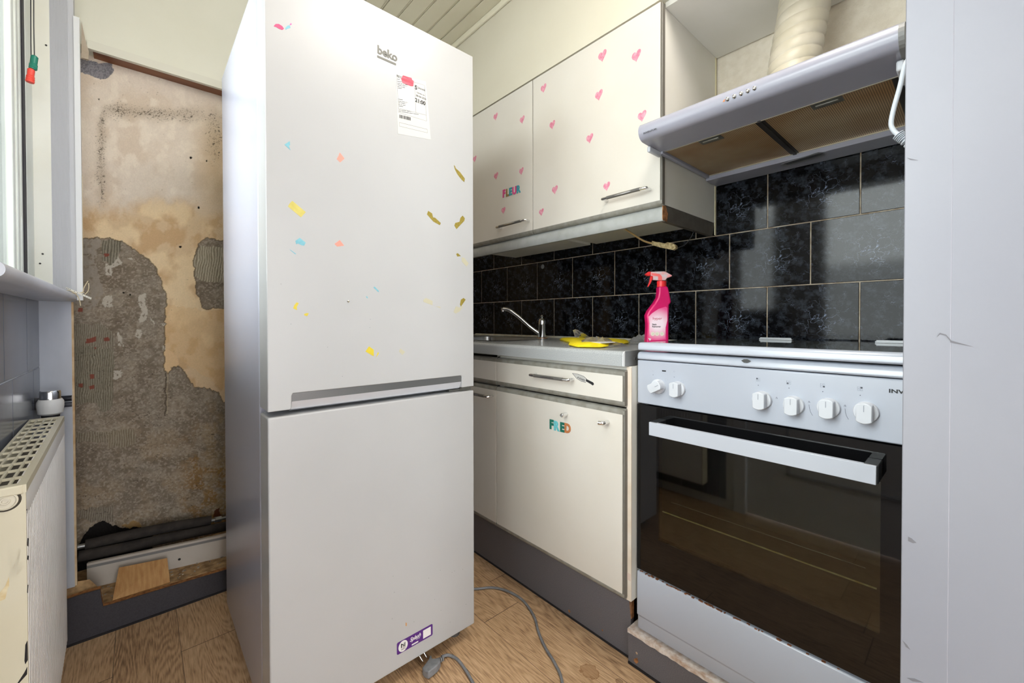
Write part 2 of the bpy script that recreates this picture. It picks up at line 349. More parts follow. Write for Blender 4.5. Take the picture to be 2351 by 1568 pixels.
# sill: rounded nose board
prof = []
for k in range(13):
    a = math.pi/2-math.pi*k/12; prof.append((-0.152+0.0135*math.cos(a), 1.074+0.0135*math.sin(a)*0.95))
prof = [(-0.33, 1.0868)]+prof+[(-0.33, 1.0612)]
sl = link('window_sill', PR([(p[0], 0.905, p[1]) for p in prof], (0, 0.925, 0)), mat('grey_white_sill', (196, 200, 210), 0.3, c2=(182, 187, 198), scale=9), smooth=True)
tag(sl, 'rounded grey white sill board under the window', 'window sill')

# balcony door in the left wall, beside the radiator (seen mirrored in the oven glass)
DW = mat('door_white', (222, 224, 226), 0.4)
dr = thing('door_1', 'white half glazed balcony door beside the radiator', 'door', (-0.24, 0.38, 0)); struct(dr)
link('door_frame', BXS([(-0.27, -0.212, -0.1, -0.04, 0, 2.12), (-0.27, -0.212, 0.80, 0.86, 0, 2.12), (-0.27, -0.212, -0.04, 0.80, 2.06, 2.12)]), DW, dr, bevel=0.003)
link('door_leaf', BXS([(-0.265, -0.225, -0.035, 0.07, 0.01, 2.055), (-0.265, -0.225, 0.69, 0.795, 0.01, 2.055), (-0.265, -0.225, 0.07, 0.69, 0.01, 0.76), (-0.265, -0.225, 0.07, 0.69, 1.95, 2.055)]), DW, dr, bevel=0.003)
link('panel_moulding', BXS([(-0.23, -0.217, 0.14, 0.62, 0.66, 0.675), (-0.23, -0.217, 0.14, 0.62, 0.25, 0.265), (-0.23, -0.217, 0.14, 0.155, 0.25, 0.675), (-0.23, -0.217, 0.605, 0.62, 0.25, 0.675)]), mat('moulding_grey', (170, 173, 178), 0.5), dr, bevel=0.002)
link('pane', BX(-0.25, -0.245, 0.07, 0.69, 0.76, 1.95), MATS['window_glass'], dr)

# far end: painted upper wall, timber, damaged wall below
struct(link('wall_far', BX(-0.25, 1.62, 2.125, 2.30, 1.985, 2.47), GREENCREAM))
struct(link('trim_11', BX(-0.13, 1.25, 2.112, 2.128, 1.972, 2.002), mat('glossy_cream_trim', (224, 222, 208), 0.35)))
VARN = mat('varnished_brown_wood', (150, 92, 50), 0.4, c2=(122, 72, 42), scale=14, stretch=(0.3, 1, 1), bump=0.1)
struct(link('trim_12', BX(-0.117, 1.25, 2.128, 2.197, 1.978, 1.985), VARN))
struct(link('trim_13', PR([P(187, 48, 1, 2.11), P(196, 92, 1, 2.11), P(204, 118, 1, 2.11), P(203, 136, 1, 2.11), P(187, 132, 1, 2.11)], (0, 0.01, 0)), mat('torn_board', (196, 184, 166), 0.8, c2=(180, 164, 144), scale=20)))

def vnoise(x, y, seed=0):
    xi = np.floor(x).astype(np.int64); yi = np.floor(y).astype(np.int64); fx = x-xi; fy = y-yi; fx = fx*fx*(3-2*fx); fy = fy*fy*(3-2*fy)
    def h(a, b):
        n = (a*374761393 + b*668265263 + seed*1442695041) & 0x7fffffff
        n = ((n ^ (n >> 13))*1274126177) & 0x7fffffff
        return ((n ^ (n >> 16)) & 0xffff)/65535.0
    return (h(xi, yi)*(1-fx)+h(xi+1, yi)*fx)*(1-fy)+(h(xi, yi+1)*(1-fx)+h(xi+1, yi+1)*fx)*fy
def fbm(x, y, oct=4, seed=0, gain=0.5):
    s = 0; a = 1; t = 0
    for o in range(oct): s = s+a*vnoise(x*2**o, y*2**o, seed+o*17); t += a; a *= gain
    return s/t
def inpoly(px, py, poly):
    r = np.zeros(px.shape, bool); n = len(poly)
    for i in range(n):
        x1, y1 = poly[i]; x2, y2 = poly[(i+1) % n]
        if y1 == y2: continue
        c = ((y1 > py) != (y2 > py)) & (px < (x2-x1)*(py-y1)/(y2-y1)+x1); r ^= c
    return r
def sm(e0, e1, v):
    t = np.clip((v-e0)/(e1-e0), 0, 1); return t*t*(3-2*t)
def damaged_wall():
    Y = 2.2; x0, x1, z0, z1 = -0.19, 0.36, 0.0, 1.99; st = 0.0021
    nx = int((x1-x0)/st); nz = int((z1-z0)/st)
    gx = np.linspace(x0, x1, nx); gz = np.linspace(z0, z1, nz); X, Z = np.meshgrid(gx, gz)
    # the marks were measured in the photo: take them to this wall's own plane
    dx = X-EYE.x; dy = Y-EYE.y; dz = Z-EYE.z
    dep = dx*WV.x+dy*WV.y+dz*WV.z
    U = CX+F*(dx*RV.x+dy*RV.y+dz*RV.z)/dep; V = CY-F*(dx*UV.x+dy*UV.y+dz*UV.z)/dep
    w1 = (fbm(U/14, V/14, 4, 3)-0.5); w2 = (fbm(U/14, V/14, 4, 9)-0.5)
    Uj = U+w1*13; Vj = V+w2*13
    grey = inpoly(Uj, Vj, [(120, 552), (190, 547), (215, 544), (245, 546), (280, 555), (310, 572), (335, 592), (355, 613), (368, 640), (379, 668), (381, 700), (374, 738), (380, 745), (379, 775), (376, 800),
             (377, 850), (384, 855), (396, 846), (413, 842), (425, 863), (442, 888), (470, 890), (500, 898), (515, 925), (720, 940), (720, 1500), (120, 1500)])
    grey |= inpoly(Uj, Vj, [(720, 552), (508, 550), (480, 549), (470, 548), (456, 568), (446, 590), (444, 640), (450, 672), (459, 690), (466, 708), (720, 712)])
    dark_top = inpoly(Uj, Vj, [(120, 128), (258, 148), (263, 164), (250, 180), (230, 184), (205, 172), (120, 160)])
    crumb = fbm(U/5, V/5, 4, 21); big = fbm(U/60, V/60, 4, 33); mid = fbm(U/22, V/26, 5, 41); fine = fbm(U/2.2, V/2.2, 3, 55); hs = fbm(U/16, V/3.4, 4, 61)
    C = np.zeros(X.shape+(3,)); H = np.zeros(X.shape)
    def put(mask, col, a=1.0):
        mk = np.asarray(mask, float)*a; mk = mk[..., None]; c = np.array(lin(col)); C[:] = C*(1-mk)+c*mk
    # plaster: pale above, ochre below
    put(np.ones(X.shape), (206, 194, 180))
    put(sm(0.35, 0.7, big), (196, 180, 162), 0.8)
    och = sm(455, 520, V+big*60-30+mid*30)
    put(och, (200, 174, 138), 0.9)
    put(och*sm(0.42, 0.62, mid), (184, 150, 110), 0.7)
    put(och*sm(0.52, 0.7, big), (218, 196, 160), 0.8)
    put(sm(0.5, 0.72, mid)*(1-och), (214, 203, 188), 0.8)
    put(sm(420, 500, U)*(1-och)*sm(220, 330, V), (190, 164, 128), 0.7)
    put(inpoly(Uj, Vj, [(378, 700), (470, 712), (520, 712), (520, 900), (380, 800)]), (204, 170, 124), 0.4)
    # mould speckle: an arch of dots
    wob = (fbm(U/40, V/40, 3, 71)-0.5)*40
    top = np.exp(-((V-(258+0.035*(U-250)+wob*0.6))/17)**2)*sm(222, 250, U)*(1-sm(400, 500, U)*0.6)
    left = np.exp(-((U-(233+wob*0.35-sm(300,240,V)*-14))/12)**2)*sm(232, 262, V)*(1-sm(410, 520, V))
    rgt = np.exp(-((U-(492))/26)**2)*sm(240, 270, V)*(1-sm(330, 420, V))*0.75
    dens = np.clip(np.maximum(np.maximum(top, left), rgt), 0, 1)
    put(dens, (156, 142, 124), 0.5)
    dens2 = dens*sm(0.30, 0.62, fbm(U/13, V/11, 3, 131)); dots = vnoise(U/2.3+0.8*fbm(U/2, V/2, 2, 5), V/2.0, 81); put(sm(0.0, 0.06, dots-(1.0-0.36*dens2))*(dens2 > 0.03), (66, 58, 50), 0.8)
    dots2 = vnoise(U/1.3, V/1.3, 87); put(sm(0.0, 0.08, dots2-(1.0-0.36*dens))*(dens > 0.04), (104, 92, 78), 0.6)
    put((vnoise(U/3, V/3, 93) > 0.975) & (~grey), (120, 100, 80), 0.5)
    H += 0.0012*mid+0.0003*fine
    # cement render
    gc = np.asarray(grey, float)
    put(gc, (150, 139, 124))
    put(gc*sm(0.35, 0.68, mid), (132, 119, 103), 0.8)
    put(gc*sm(0.5, 0.68, hs), (158, 148, 134), 0.3)
    put(gc*sm(0.55, 0.75, 1-hs), (104, 94, 82), 0.22)
    put(gc*sm(900, 1050, V)*sm(0.35, 0.6, big), (164, 144, 118), 0.7); put(gc*sm(0.5, 0.66, fbm(U/34, V/28, 4, 141)), (170, 156, 138), 0.55); put(gc*sm(0.52, 0.66, fbm(U/30+7, V/24, 4, 151)), (118, 104, 88), 0.55)
    put(gc*sm(420, 520, U)*sm(860, 1000, V)*sm(0.4, 0.6, mid), (170, 146, 108), 0.65)
    put(gc*sm(960, 1040, V)*sm(400, 450, U)*sm(0.45, 0.62, fbm(U/30, V/18, 4, 77)), (150, 112, 56), 0.7)
    put(gc*sm(0.54, 0.70, fbm(U/4.4, V/3.4, 3, 99)), (112, 100, 86), 0.42); put(gc*sm(0.56, 0.66, fbm(U/3.8+9, V/3.0, 3, 119)), (188, 176, 160), 0.5)
    # paler skim left on the render
    skim = inpoly(Uj+w2*24, Vj+w1*24, [(120, 552), (232, 548), (232, 575), (216, 600), (232, 640), (240, 670), (225, 700), (205, 715), (190, 700), (120, 700)]) & grey
    put(skim*sm(0.30, 0.5, fbm(U/9, V/9, 4, 101)), (163, 153, 141), 0.85)
    for poly in ([(262, 585), (270, 590), (284, 606), (272, 612), (258, 616), (256, 598)], [(293, 592), (308, 598), (300, 600)], [(320, 676), (338, 676), (337, 700), (336, 735), (324, 737), (320, 733), (326, 715), (319, 705)],
                 [(314, 758), (329, 758), (327, 774), (321, 778), (314, 770)], [(272, 762), (282, 775), (285, 795), (272, 792)], [(240, 680), (256, 678), (257, 705), (243, 710), (234, 700)], [(242, 608), (258, 606), (256, 632), (243, 632)],
                 [(346, 730), (352, 736), (356, 747), (350, 744)], [(373, 792), (379, 792), (379, 802), (372, 802)], [(366, 742), (380, 745), (379, 750)], [(262, 853), (282, 850), (278, 868), (264, 868)]):
        pm = inpoly(Uj, Vj, poly); put(pm & (crumb > 0.33), (198, 190, 176)); H += 0.0012*pm
    # notched adhesive ridges
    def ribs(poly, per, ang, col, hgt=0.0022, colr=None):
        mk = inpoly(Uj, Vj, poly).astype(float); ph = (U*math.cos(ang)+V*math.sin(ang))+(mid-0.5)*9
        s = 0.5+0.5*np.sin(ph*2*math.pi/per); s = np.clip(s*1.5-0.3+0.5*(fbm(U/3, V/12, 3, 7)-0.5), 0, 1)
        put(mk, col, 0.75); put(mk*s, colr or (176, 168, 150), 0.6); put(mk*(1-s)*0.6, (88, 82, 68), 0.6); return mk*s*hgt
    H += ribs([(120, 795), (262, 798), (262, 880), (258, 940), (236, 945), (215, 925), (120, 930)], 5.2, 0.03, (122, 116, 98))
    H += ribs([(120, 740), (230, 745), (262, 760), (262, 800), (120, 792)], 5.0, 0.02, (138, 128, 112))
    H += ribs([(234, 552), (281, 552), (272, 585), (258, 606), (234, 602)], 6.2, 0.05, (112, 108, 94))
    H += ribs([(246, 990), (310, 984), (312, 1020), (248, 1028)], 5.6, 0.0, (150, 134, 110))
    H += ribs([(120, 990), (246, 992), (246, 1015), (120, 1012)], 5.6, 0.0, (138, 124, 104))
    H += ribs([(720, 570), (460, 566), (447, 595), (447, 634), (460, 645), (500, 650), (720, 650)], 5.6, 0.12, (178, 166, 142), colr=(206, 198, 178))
    H += ribs([(228, 1160), (262, 1160), (262, 1196), (215, 1196), (180, 1185), (180, 1170)], 5, 0.0, (128, 116, 104))
    # bricks showing through
    for poly in ([(180, 706), (191, 706), (190, 715), (181, 716)], [(198, 778), (210, 776), (220, 772), (221, 784), (208, 787), (196, 789)], [(239, 776), (250, 774), (252, 782), (240, 784)], [(206, 859), (217, 858), (216, 868), (206, 869)],
                 [(181, 881), (190, 880), (190, 889), (181, 889)], [(205, 886), (218, 883), (217, 891), (205, 893)], [(214, 797), (220, 797), (219, 802)], [(237, 583), (250, 582), (249, 589), (239, 590)]):
        pm = inpoly(Uj*0.35+U*0.65, Vj*0.35+V*0.65, poly); put(pm, (142, 74, 60), 0.9)
    # edges: plaster stands proud of the render
    H += (1-gc)*0.005+gc*(0.0034*mid+0.0020*crumb+0.0009*hs+0.0008*fine)
    cr1 = np.abs(fbm(U/70+5, V/34, 4, 111)-0.5); put((cr1 < 0.0012) & grey & (V > 800), (66, 56, 46), 0.8); H -= ((cr1 < 0.002) & grey & (V > 800))*0.003
    ln = (np.abs(U-(380+w1*6)) < 1.6) & (V > 850) & (V < 955); put(ln, (88, 78, 64), 0.8); put((np.abs(U-(384+w1*6)) < 1.3) & (V > 850) & (V < 950), (186, 170, 142), 0.6)
    put(inpoly(Uj, Vj, [(377, 800), (395, 806), (405, 820), (413, 842), (396, 846), (384, 855), (377, 850)]), (206, 176, 136), 0.9)
    # outline of broken plaster: dark broken lip
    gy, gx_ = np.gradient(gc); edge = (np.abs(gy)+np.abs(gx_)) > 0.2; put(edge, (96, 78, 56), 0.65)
    put(dark_top, (128, 126, 130)); put(dark_top & (fine > 0.55), (96, 94, 100), 0.8); H += dark_top*(0.004*crumb-0.003)
    # drilled holes
    for (u, v, r) in ((438, 363, 2.6), (474, 370, 2.0), (456, 477, 2.8), (414, 567, 2.6), (284, 672, 2.0), (299, 677, 2.2), (227, 229, 1.5)):
        hm = ((U-u)**2+(V-v)**2) < r*r; put(hm, (12, 10, 8)); H -= hm*0.006
    # hole broken out at the foot
    hole = inpoly(Uj, Vj, [(150, 1285), (178, 1262), (190, 1235), (205, 1212), (228, 1197), (245, 1200), (258, 1208), (285, 1211), (310, 1207), (330, 1212), (352, 1222), (352, 1340), (150, 1340)])
    put(hole, (40, 37, 36)); H -= hole*(0.028+0.012*crumb)
    shell = inpoly(Uj, Vj, [(278, 1204), (300, 1196), (320, 1196), (324, 1208), (312, 1213), (290, 1208)]); put(shell, (166, 132, 84), 0.9); H += shell*0.003
    rust = inpoly(Uj, Vj, [(492, 1170), (506, 1168), (508, 1188), (490, 1188)]); put(rust, (96, 46, 24), 0.9)
    C *= (1.22+0.18*fine)[..., None]; C *= np.where(grey, 0.70, 0.93)[..., None]
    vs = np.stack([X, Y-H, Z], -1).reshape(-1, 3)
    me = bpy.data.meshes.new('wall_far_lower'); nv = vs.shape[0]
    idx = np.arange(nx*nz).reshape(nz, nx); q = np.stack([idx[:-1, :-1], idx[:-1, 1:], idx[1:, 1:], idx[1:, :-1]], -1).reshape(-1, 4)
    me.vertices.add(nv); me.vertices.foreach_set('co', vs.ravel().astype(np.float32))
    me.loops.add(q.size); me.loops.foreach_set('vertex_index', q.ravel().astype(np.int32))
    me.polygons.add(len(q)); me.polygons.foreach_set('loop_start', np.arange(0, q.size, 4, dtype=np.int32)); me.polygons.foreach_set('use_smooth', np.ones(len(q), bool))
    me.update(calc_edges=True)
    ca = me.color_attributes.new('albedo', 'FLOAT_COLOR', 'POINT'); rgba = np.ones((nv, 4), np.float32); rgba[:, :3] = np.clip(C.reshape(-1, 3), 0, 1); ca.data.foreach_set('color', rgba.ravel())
    mt = bpy.data.materials.new('bare_plaster_and_render'); mt.use_nodes = True; nt = mt.node_tree; b = nt.nodes['Principled BSDF']; a = nt.nodes.new('ShaderNodeVertexColor'); a.layer_name = 'albedo'
    nt.links.new(a.outputs[0], b.inputs['Base Color']); b.inputs['Roughness'].default_value = 0.9; b.inputs['Specular IOR Level'].default_value = 0.2
    tcn = nt.nodes.new('ShaderNodeTexCoord'); n = nt.nodes.new('ShaderNodeTexNoise'); n.inputs['Scale'].default_value = 170; n.inputs['Detail'].default_value = 5; nt.links.new(tcn.outputs['Object'], n.inputs[0])
    bu = nt.nodes.new('ShaderNodeBump'); bu.inputs['Strength'].default_value = 0.6; bu.inputs['Distance'].default_value = 0.003; nt.links.new(n.outputs[0], bu.inputs['Height']); nt.links.new(bu.outputs[0], b.inputs['Normal'])
    return me, mt
me, mt = damaged_wall()
o = struct(link('wall_far_lower', me, mt)); o.name = 'wall_niche'
struct(link('wall_niche_back', BXS([(-0.25, 1.62, 2.245, 2.30, 0, 1.99), (0.36, 1.62, 2.2, 2.25, 0, 1.99)]), mat('hidden_plaster', (190, 170, 140), 0.9))).name = 'wall_back'

# partition close on the right, and the nook wall beyond it
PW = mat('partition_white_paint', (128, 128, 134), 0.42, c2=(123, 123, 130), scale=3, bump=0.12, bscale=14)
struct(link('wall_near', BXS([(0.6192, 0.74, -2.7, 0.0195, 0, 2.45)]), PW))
jb = bmesh.new()
for k in range(26):   # slightly uneven painted edge board
    z = 2.42*k/26; e = 0.0555+0.0009*math.sin(k*1.7)+0.0006*math.sin(k*0.6+1)
    box(jb, 0.6185, 0.735, 0.0195, e, z, z+2.42/26)
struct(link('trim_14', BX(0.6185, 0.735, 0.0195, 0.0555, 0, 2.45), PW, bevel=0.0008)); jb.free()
for i, (pts) in enumerate(([(2083, 362), (2090, 367), (2108, 368), (2090, 364)], [(2150, 775), (2158, 764), (2172, 768), (2184, 782), (2235, 796), (2184, 786), (2172, 771), (2158, 767)], [(2085, 1232), (2093, 1236), (2104, 1246), (2096, 1247), (2085, 1242)],
                         [(2072, 1470), (2082, 1480), (2090, 1492), (2080, 1485)], [(2082, 1556), (2100, 1558), (2120, 1567), (2095, 1564)])):
    struct(link('trim_15', fl(PL(pts, 0, 0.6183), (-1, 0, 0), 0.0002), mat('scuff_grey', (98, 96, 100), 0.7)))
struct(link('wall_nook', BX(0.74, 1.61, -0.18, -0.10, 0, 2.45), WHITE))
struct(link('wall_rear', BXS([(-0.42, -0.35, -2.7, -2.62, 0, 2.47), (0.62, 0.9, -2.7, -2.62, 0, 2.47), (-0.35, 0.62, -2.7, -2.62, 2.2, 2.47)]), WHITE))  # unseen wall, its opening made to let the added rear fill through

# bulkhead above the wall cabinets
UX = 1.20
struct(link('wall_bulkhead', BX(UX, 1.606, -0.1, 2.125, 1.986, 2.44), BULKP))
struct(link('trim_16', BX(UX-0.012, UX, -0.1, 2.12, 2.372, 2.40), mat('cream_cove', (222, 217, 196), 0.4), bevel=0.004))

# ================================================================== WALL CABINETS
PINK = mat('pink_watercolour', (202, 116, 138), 0.6, c2=(218, 156, 172), scale=90, detail=3)
def heart(cx, cy, ph, parent, ax, val, n):
    """heart sticker: photo centre and height"""
    c = P(cx, cy, ax, val); top = P(cx, cy-ph/2, ax, val); h = (top-c).length*2
    pts = []
    for k in range(28):
        t = 2*math.pi*k/28; hx = 16*math.sin(t)**3; hy = 13*math.cos(t)-5*math.cos(2*t)-2*math.cos(3*t)-math.cos(4*t)
        hx = hx/34; hy = (hy+2.5)/30+0.18*hx
        pts.append(c+Vector((0, -1, 0))*hx*h*0.95+Vector((0, 0, 1))*hy*h)
    bm = fl(pts, n, 0.0004); return link('heart_sticker', bm, PINK, parent)
def bar_handle(ya, yb, z, x, parent, out=0.030):
    pth = smooth_path([(x, ya, z), (x-out*0.75, ya, z), (x-out, ya-0.012 if ya > yb else ya+0.012, z), (x-out, yb+0.012 if ya > yb else yb-0.012, z), (x-out*0.75, yb, z), (x, yb, z)], 6)
    h = link('handle', TU(pth, 0.0048, 14), CHROME, parent, smooth=True)
    a, b_ = (ya-0.018, yb+0.018)
    g = link('grip', TU([(x-out, a, z), (x-out, b_, z)], 0.0056, 14), BARGREY, h, smooth=True)
    return h
def cabinet_door(name, y0, y1, z0, z1, x, parent, bands=(True, True), right=True, th=0.018):
    """door/drawer front facing -X; grey postformed bands top and bottom, dark edge on the right (low y)"""
    bb = 0.016; e = 0.0075 if right else 0.0015
    if not right: link('gap_shade_strip', BX(x+0.006, x+th+0.0008, y0-0.0035, y0+0.0015, z0+0.002, z1-0.002), DARKGAP, parent)  # dark strip painted in as the shade between two doors
    d = link(name, BX(x, x+th, y0+e, y1-0.001, z0+(bb if bands[1] else 0.001), z1-(bb if bands[0] else 0.001)), CREAM, parent)
    L = []
    if bands[0]: L.append(z1-bb)
    if bands[1]: L.append(z0)
    for zb in L:
        pr = [(x, zb if zb != z0 else zb+bb), (x, zb+bb*0.55 if zb != z0 else zb+bb*0.45), (x+0.005, zb+bb*0.95 if zb != z0 else zb+bb*0.05), (x+th, zb+bb if zb != z0 else zb), (x+th, zb if zb != z0 else zb+bb)]
        link('edge_band', PR([(p[0], y0+0.001, p[1]) for p in pr], (0, y1-y0-0.002, 0)), BAND, d, smooth=True, angle=60)
    if right: link('end_band', BX(x+0.001, x+th, y0+0.0005, y0+e, z0+0.003, z1-0.003), mat('dark_end_band', (104, 100, 92), 0.45), d, bevel=0.002)
    return d
yA0, yA1, yB1 = 0.6515, 1.2145, 1.775
ca = thing('wall_cabinet', 'cream wall cabinet with pink heart stickers, nearest the cooker hood', 'cabinet', (1.4, 0.93, 1.37), 'wall cabinets')
link('carcass', BXS([(1.2205, 1.5985, 0.655, 0.671, 1.362, 1.985), (1.2205, 1.5985, 1.198, 1.214, 1.372, 1.985), (1.2205, 1.5985, 0.671, 1.198, 1.362, 1.378), (1.2205, 1.5985, 0.671, 1.198, 1.969, 1.985)]), CREAMS, ca)
link('edge_strip', BX(1.2185, 1.2204, 0.6552, 0.671, 1.375, 1.985), mat('cream_edge', (226, 214, 180), 0.5), ca)
da = cabinet_door('door', yA0, yA1, 1.357, 1.980, UX, ca, (False, True))
for (cx, cy, ph) in ((1383, 130, 26), (1461, 130, 27), (1248, 204, 20), (1375, 220, 24), (1474, 268, 25), (1268, 288, 20), (1354, 319, 22), (1274, 437, 20), (1393, 429, 21), (1243, 488, 17)): heart(cx, cy, ph, da, 0, UX, (-1, 0, 0))
h = P(1383, 456, 0, UX-0.03); h2 = P(1481, 432, 0, UX-0.03)
bar_handle(h.y, h2.y, (h.z+h2.z)/2, UX, da)
cb_ = thing('wall_cabinet', 'cream wall cabinet with FLEUR letter stickers, behind the refrigerator', 'cabinet', (1.4, 1.5, 1.37), 'wall cabinets')
link('carcass', BXS([(1.2205, 1.5985, 1.216, 1.232, 1.372, 1.985), (1.2205, 1.5985, 1.76, 1.776, 1.372, 1.985), (1.2205, 1.5985, 1.232, 1.76, 1.362, 1.378), (1.2205, 1.5985, 1.232, 1.76, 1.969, 1.985)]), CREAMS, cb_)
db = cabinet_door('door', yA1+0.003, yB1, 1.357, 1.980, UX, cb_, (False, True), right=False)
for (cx, cy, ph) in ((1138, 269, 17), (1199, 276, 18), (1090, 366, 15), (1139, 405, 17), (1197, 394, 17), (1156, 484, 16)): heart(cx, cy, ph, db, 0, UX, (-1, 0, 0))
h = P(1140, 520, 0, UX-0.03); h2 = P(1203, 507, 0, UX-0.03); bar_handle(h.y, h2.y, (h.z+h2.z)/2, UX, db)
LC = {'pink': mat('glitter_pink', (214, 82, 140), 0.5, c2=(190, 60, 120), scale=400), 'gold': mat('glitter_gold', (150, 122, 70), 0.45, c2=(120, 96, 50), scale=400), 'teal': mat('glitter_teal', (70, 160, 170), 0.5, c2=(50, 130, 146), scale=400),
      'rose': mat('glitter_rose', (204, 70, 130), 0.5), 'green': mat('glitter_green', (22, 112, 96), 0.5, c2=(12, 90, 76), scale=400), 'aqua': mat('glitter_aqua', (110, 194, 200), 0.5, c2=(88, 172, 180), scale=400), 'copper': mat('glitter_copper', (188, 122, 74), 0.45, c2=(160, 96, 54), scale=400)}
def letters(word, cols, pxs, ph, parent, x):
    for ch, c, (u, v) in zip(word, cols, pxs):
        a = P(u, v, 0, x-0.0008); top = P(u, v-ph, 0, x-0.0008)
        text('letter_sticker', ch, LC[c], parent, a, (0, -1, 0), (0, 0, 1), (top-a).length*1.42, 0.0016, 0.055, 'CENTER', width=0.88)
letters('FLEUR', ('pink', 'gold', 'teal', 'rose', 'teal'), ((1157, 452), (1165, 450), (1172, 447.5), (1181, 445), (1190, 442)), 16, db, UX)
# pelmet under the doors
pelm = link('cabinet_pelmet', PR([(1.2105, 0.655, 1.352), (1.206, 0.655, 1.345), (1.206, 0.655, 1.318), (1.2105, 0.655, 1.311), (1.2245, 0.655, 1.311), (1.2245, 0.655, 1.3605), (1.2185, 0.655, 1.3605)], (0, 1.12, 0)), GREY_LAM, smooth=True, angle=50)
tag(pelm, 'long pale grey rail under the wall cabinet doors', 'pelmet')
pe = thing('pelmet_return', 'dark grey end piece under the side of the wall cabinet, chipped corner', 'pelmet', (1.4, 0.662, 1.31))
link('return_board', PR([(1.2250, 0.656, 1.3605), (1.2250, 0.656, 1.312), (1.572, 0.656, 1.312), (1.588, 0.656, 1.3605)], (0, 0.014, 0)), mat('brown_grey_return', (96, 91, 84), 0.5, c2=(86, 80, 72), scale=40), pe)
link('chipped_corner', PR([(1.2060, 0.6545, 1.356), (1.2060, 0.6545, 1.313), (1.232, 0.6545, 1.311), (1.238, 0.6545, 1.336), (1.228, 0.6545, 1.350), (1.224, 0.6545, 1.3585)], (0, -0.0016, 0)), CHIP, pe)['label'] = 'bare orange chipboard'
link('edge_strip', BX(1.588, 1.5985, 0.6535, 0.656, 1.318, 1.985), MATS['cream_edge'], pe)
# soffit board between the cabinets, over the hood
sf = link('soffit_board', BX(1.222, 1.5985, -0.09, 0.6545, 1.969, 1.985), CREAMS); tag(sf, 'cream board spanning above the cooker hood, duct passing up to it', 'shelf')

# ================================================================== COOKER HOOD
HY0, HY1 = 0.10, 0.652
hd = thing('cooker_hood', 'white slimline cooker hood with greasy metal filters', 'cooker hood', (1.3, 0.375, 1.5))
pr = [(1.18, 1.512), (1.135, 1.5135), (1.092, 1.515)]
for k in range(9):
    a = -math.pi/2-math.pi*0.78*k/8; pr.append((1.090+0.0255*math.cos(a), 1.5405+0.0255*math.sin(a)))
pr += [(1.12, 1.5735), (1.22, 1.590), (1.595, 1.605), (1.595, 1.59), (1.22, 1.575), (1.18, 1.56)]
link('front_visor', PR([(p[0], HY0+0.006, p[1]) for p in pr], (0, HY1-HY0-0.006, 0)), HOODW, hd, smooth=True, angle=35)
link('end_cap', PR([(p[0]+(0.001 if p[0] > 1.3 else -0.0005), HY0-0.003, p[1]) for p in pr], (0, 0.009, 0)), mat('grey_end_cap', (120, 120, 118), 0.5), hd)
link('hood_tray', BXS([(1.18, 1.19, HY0, HY1, 1.512, 1.56), (1.505, 1.595, HY0, HY1, 1.497, 1.59), (1.18, 1.595, HY1-0.012, HY1, 1.505, 1.575), (1.18, 1.595, HY0, HY0+0.012, 1.505, 1.575)]), HOODW, hd, bevel=0.002)
link('side_hinge', BXS([(1.118, 1.185, HY1-0.006, HY1+0.004, 1.497, 1.513)]), KNOBW, hd, bevel=0.003)
link('side_hinge', BXS([(1.118, 1.20, HY0+0.002, HY0+0.014, 1.492, 1.512)]), KNOBW, hd, bevel=0.003)
# filters
def filt_mat():
    mt = bpy.data.materials.new('perforated_filter'); mt.use_nodes = True; nt = mt.node_tree; b = nt.nodes['Principled BSDF']; L = nt.links.new
    tc = nt.nodes.new('ShaderNodeTexCoord'); sp = nt.nodes.new('ShaderNodeSeparateXYZ'); L(tc.outputs['Object'], sp.inputs[0])
    vo = nt.nodes.new('ShaderNodeTexVoronoi'); vo.voronoi_dimensions = '2D'; vo.inputs['Randomness'].default_value = 0.0; vo.inputs['Scale'].default_value = 235; L(tc.outputs['Object'], vo.inputs[0])
    r = nt.nodes.new('ShaderNodeValToRGB'); L(vo.outputs['Distance'], r.inputs[0]); r.color_ramp.elements[0].position = 0.30; r.color_ramp.elements[0].color = (*lin((92, 76, 62)), 1); r.color_ramp.elements[1].position = 0.40; r.color_ramp.elements[1].color = (*lin((214, 204, 184)), 1)
    n = nt.nodes.new('ShaderNodeTexNoise'); n.inputs['Scale'].default_value = 5; n.inputs['Detail'].default_value = 3; L(tc.outputs['Object'], n.inputs[0])
    r2 = nt.nodes.new('ShaderNodeValToRGB'); L(n.outputs[0], r2.inputs[0]); r2.color_ramp.elements[0].position = 0.35; r2.color_ramp.elements[0].color = (*lin((206, 170, 130)), 1); r2.color_ramp.elements[1].position = 0.65; r2.color_ramp.elements[1].color = (*lin((240, 226, 204)), 1)
    mx = nt.nodes.new('ShaderNodeMix'); mx.data_type = 'RGBA'; mx.blend_type = 'MULTIPLY'; mx.inputs[0].default_value = 1; L(r.outputs[0], mx.inputs[6]); L(r2.outputs[0], mx.inputs[7]); L(mx.outputs[2], b.inputs['Base Color'])
    b.inputs['Metallic'].default_value = 0.2; b.inputs['Roughness'].default_value = 0.5
    return mt
FM = filt_mat(); DKM = mat('dark_filter_frame', (70, 66, 62), 0.45, 0.6); BRM = mat('bright_filter_trim', (206, 198, 176), 0.3, 0.8)
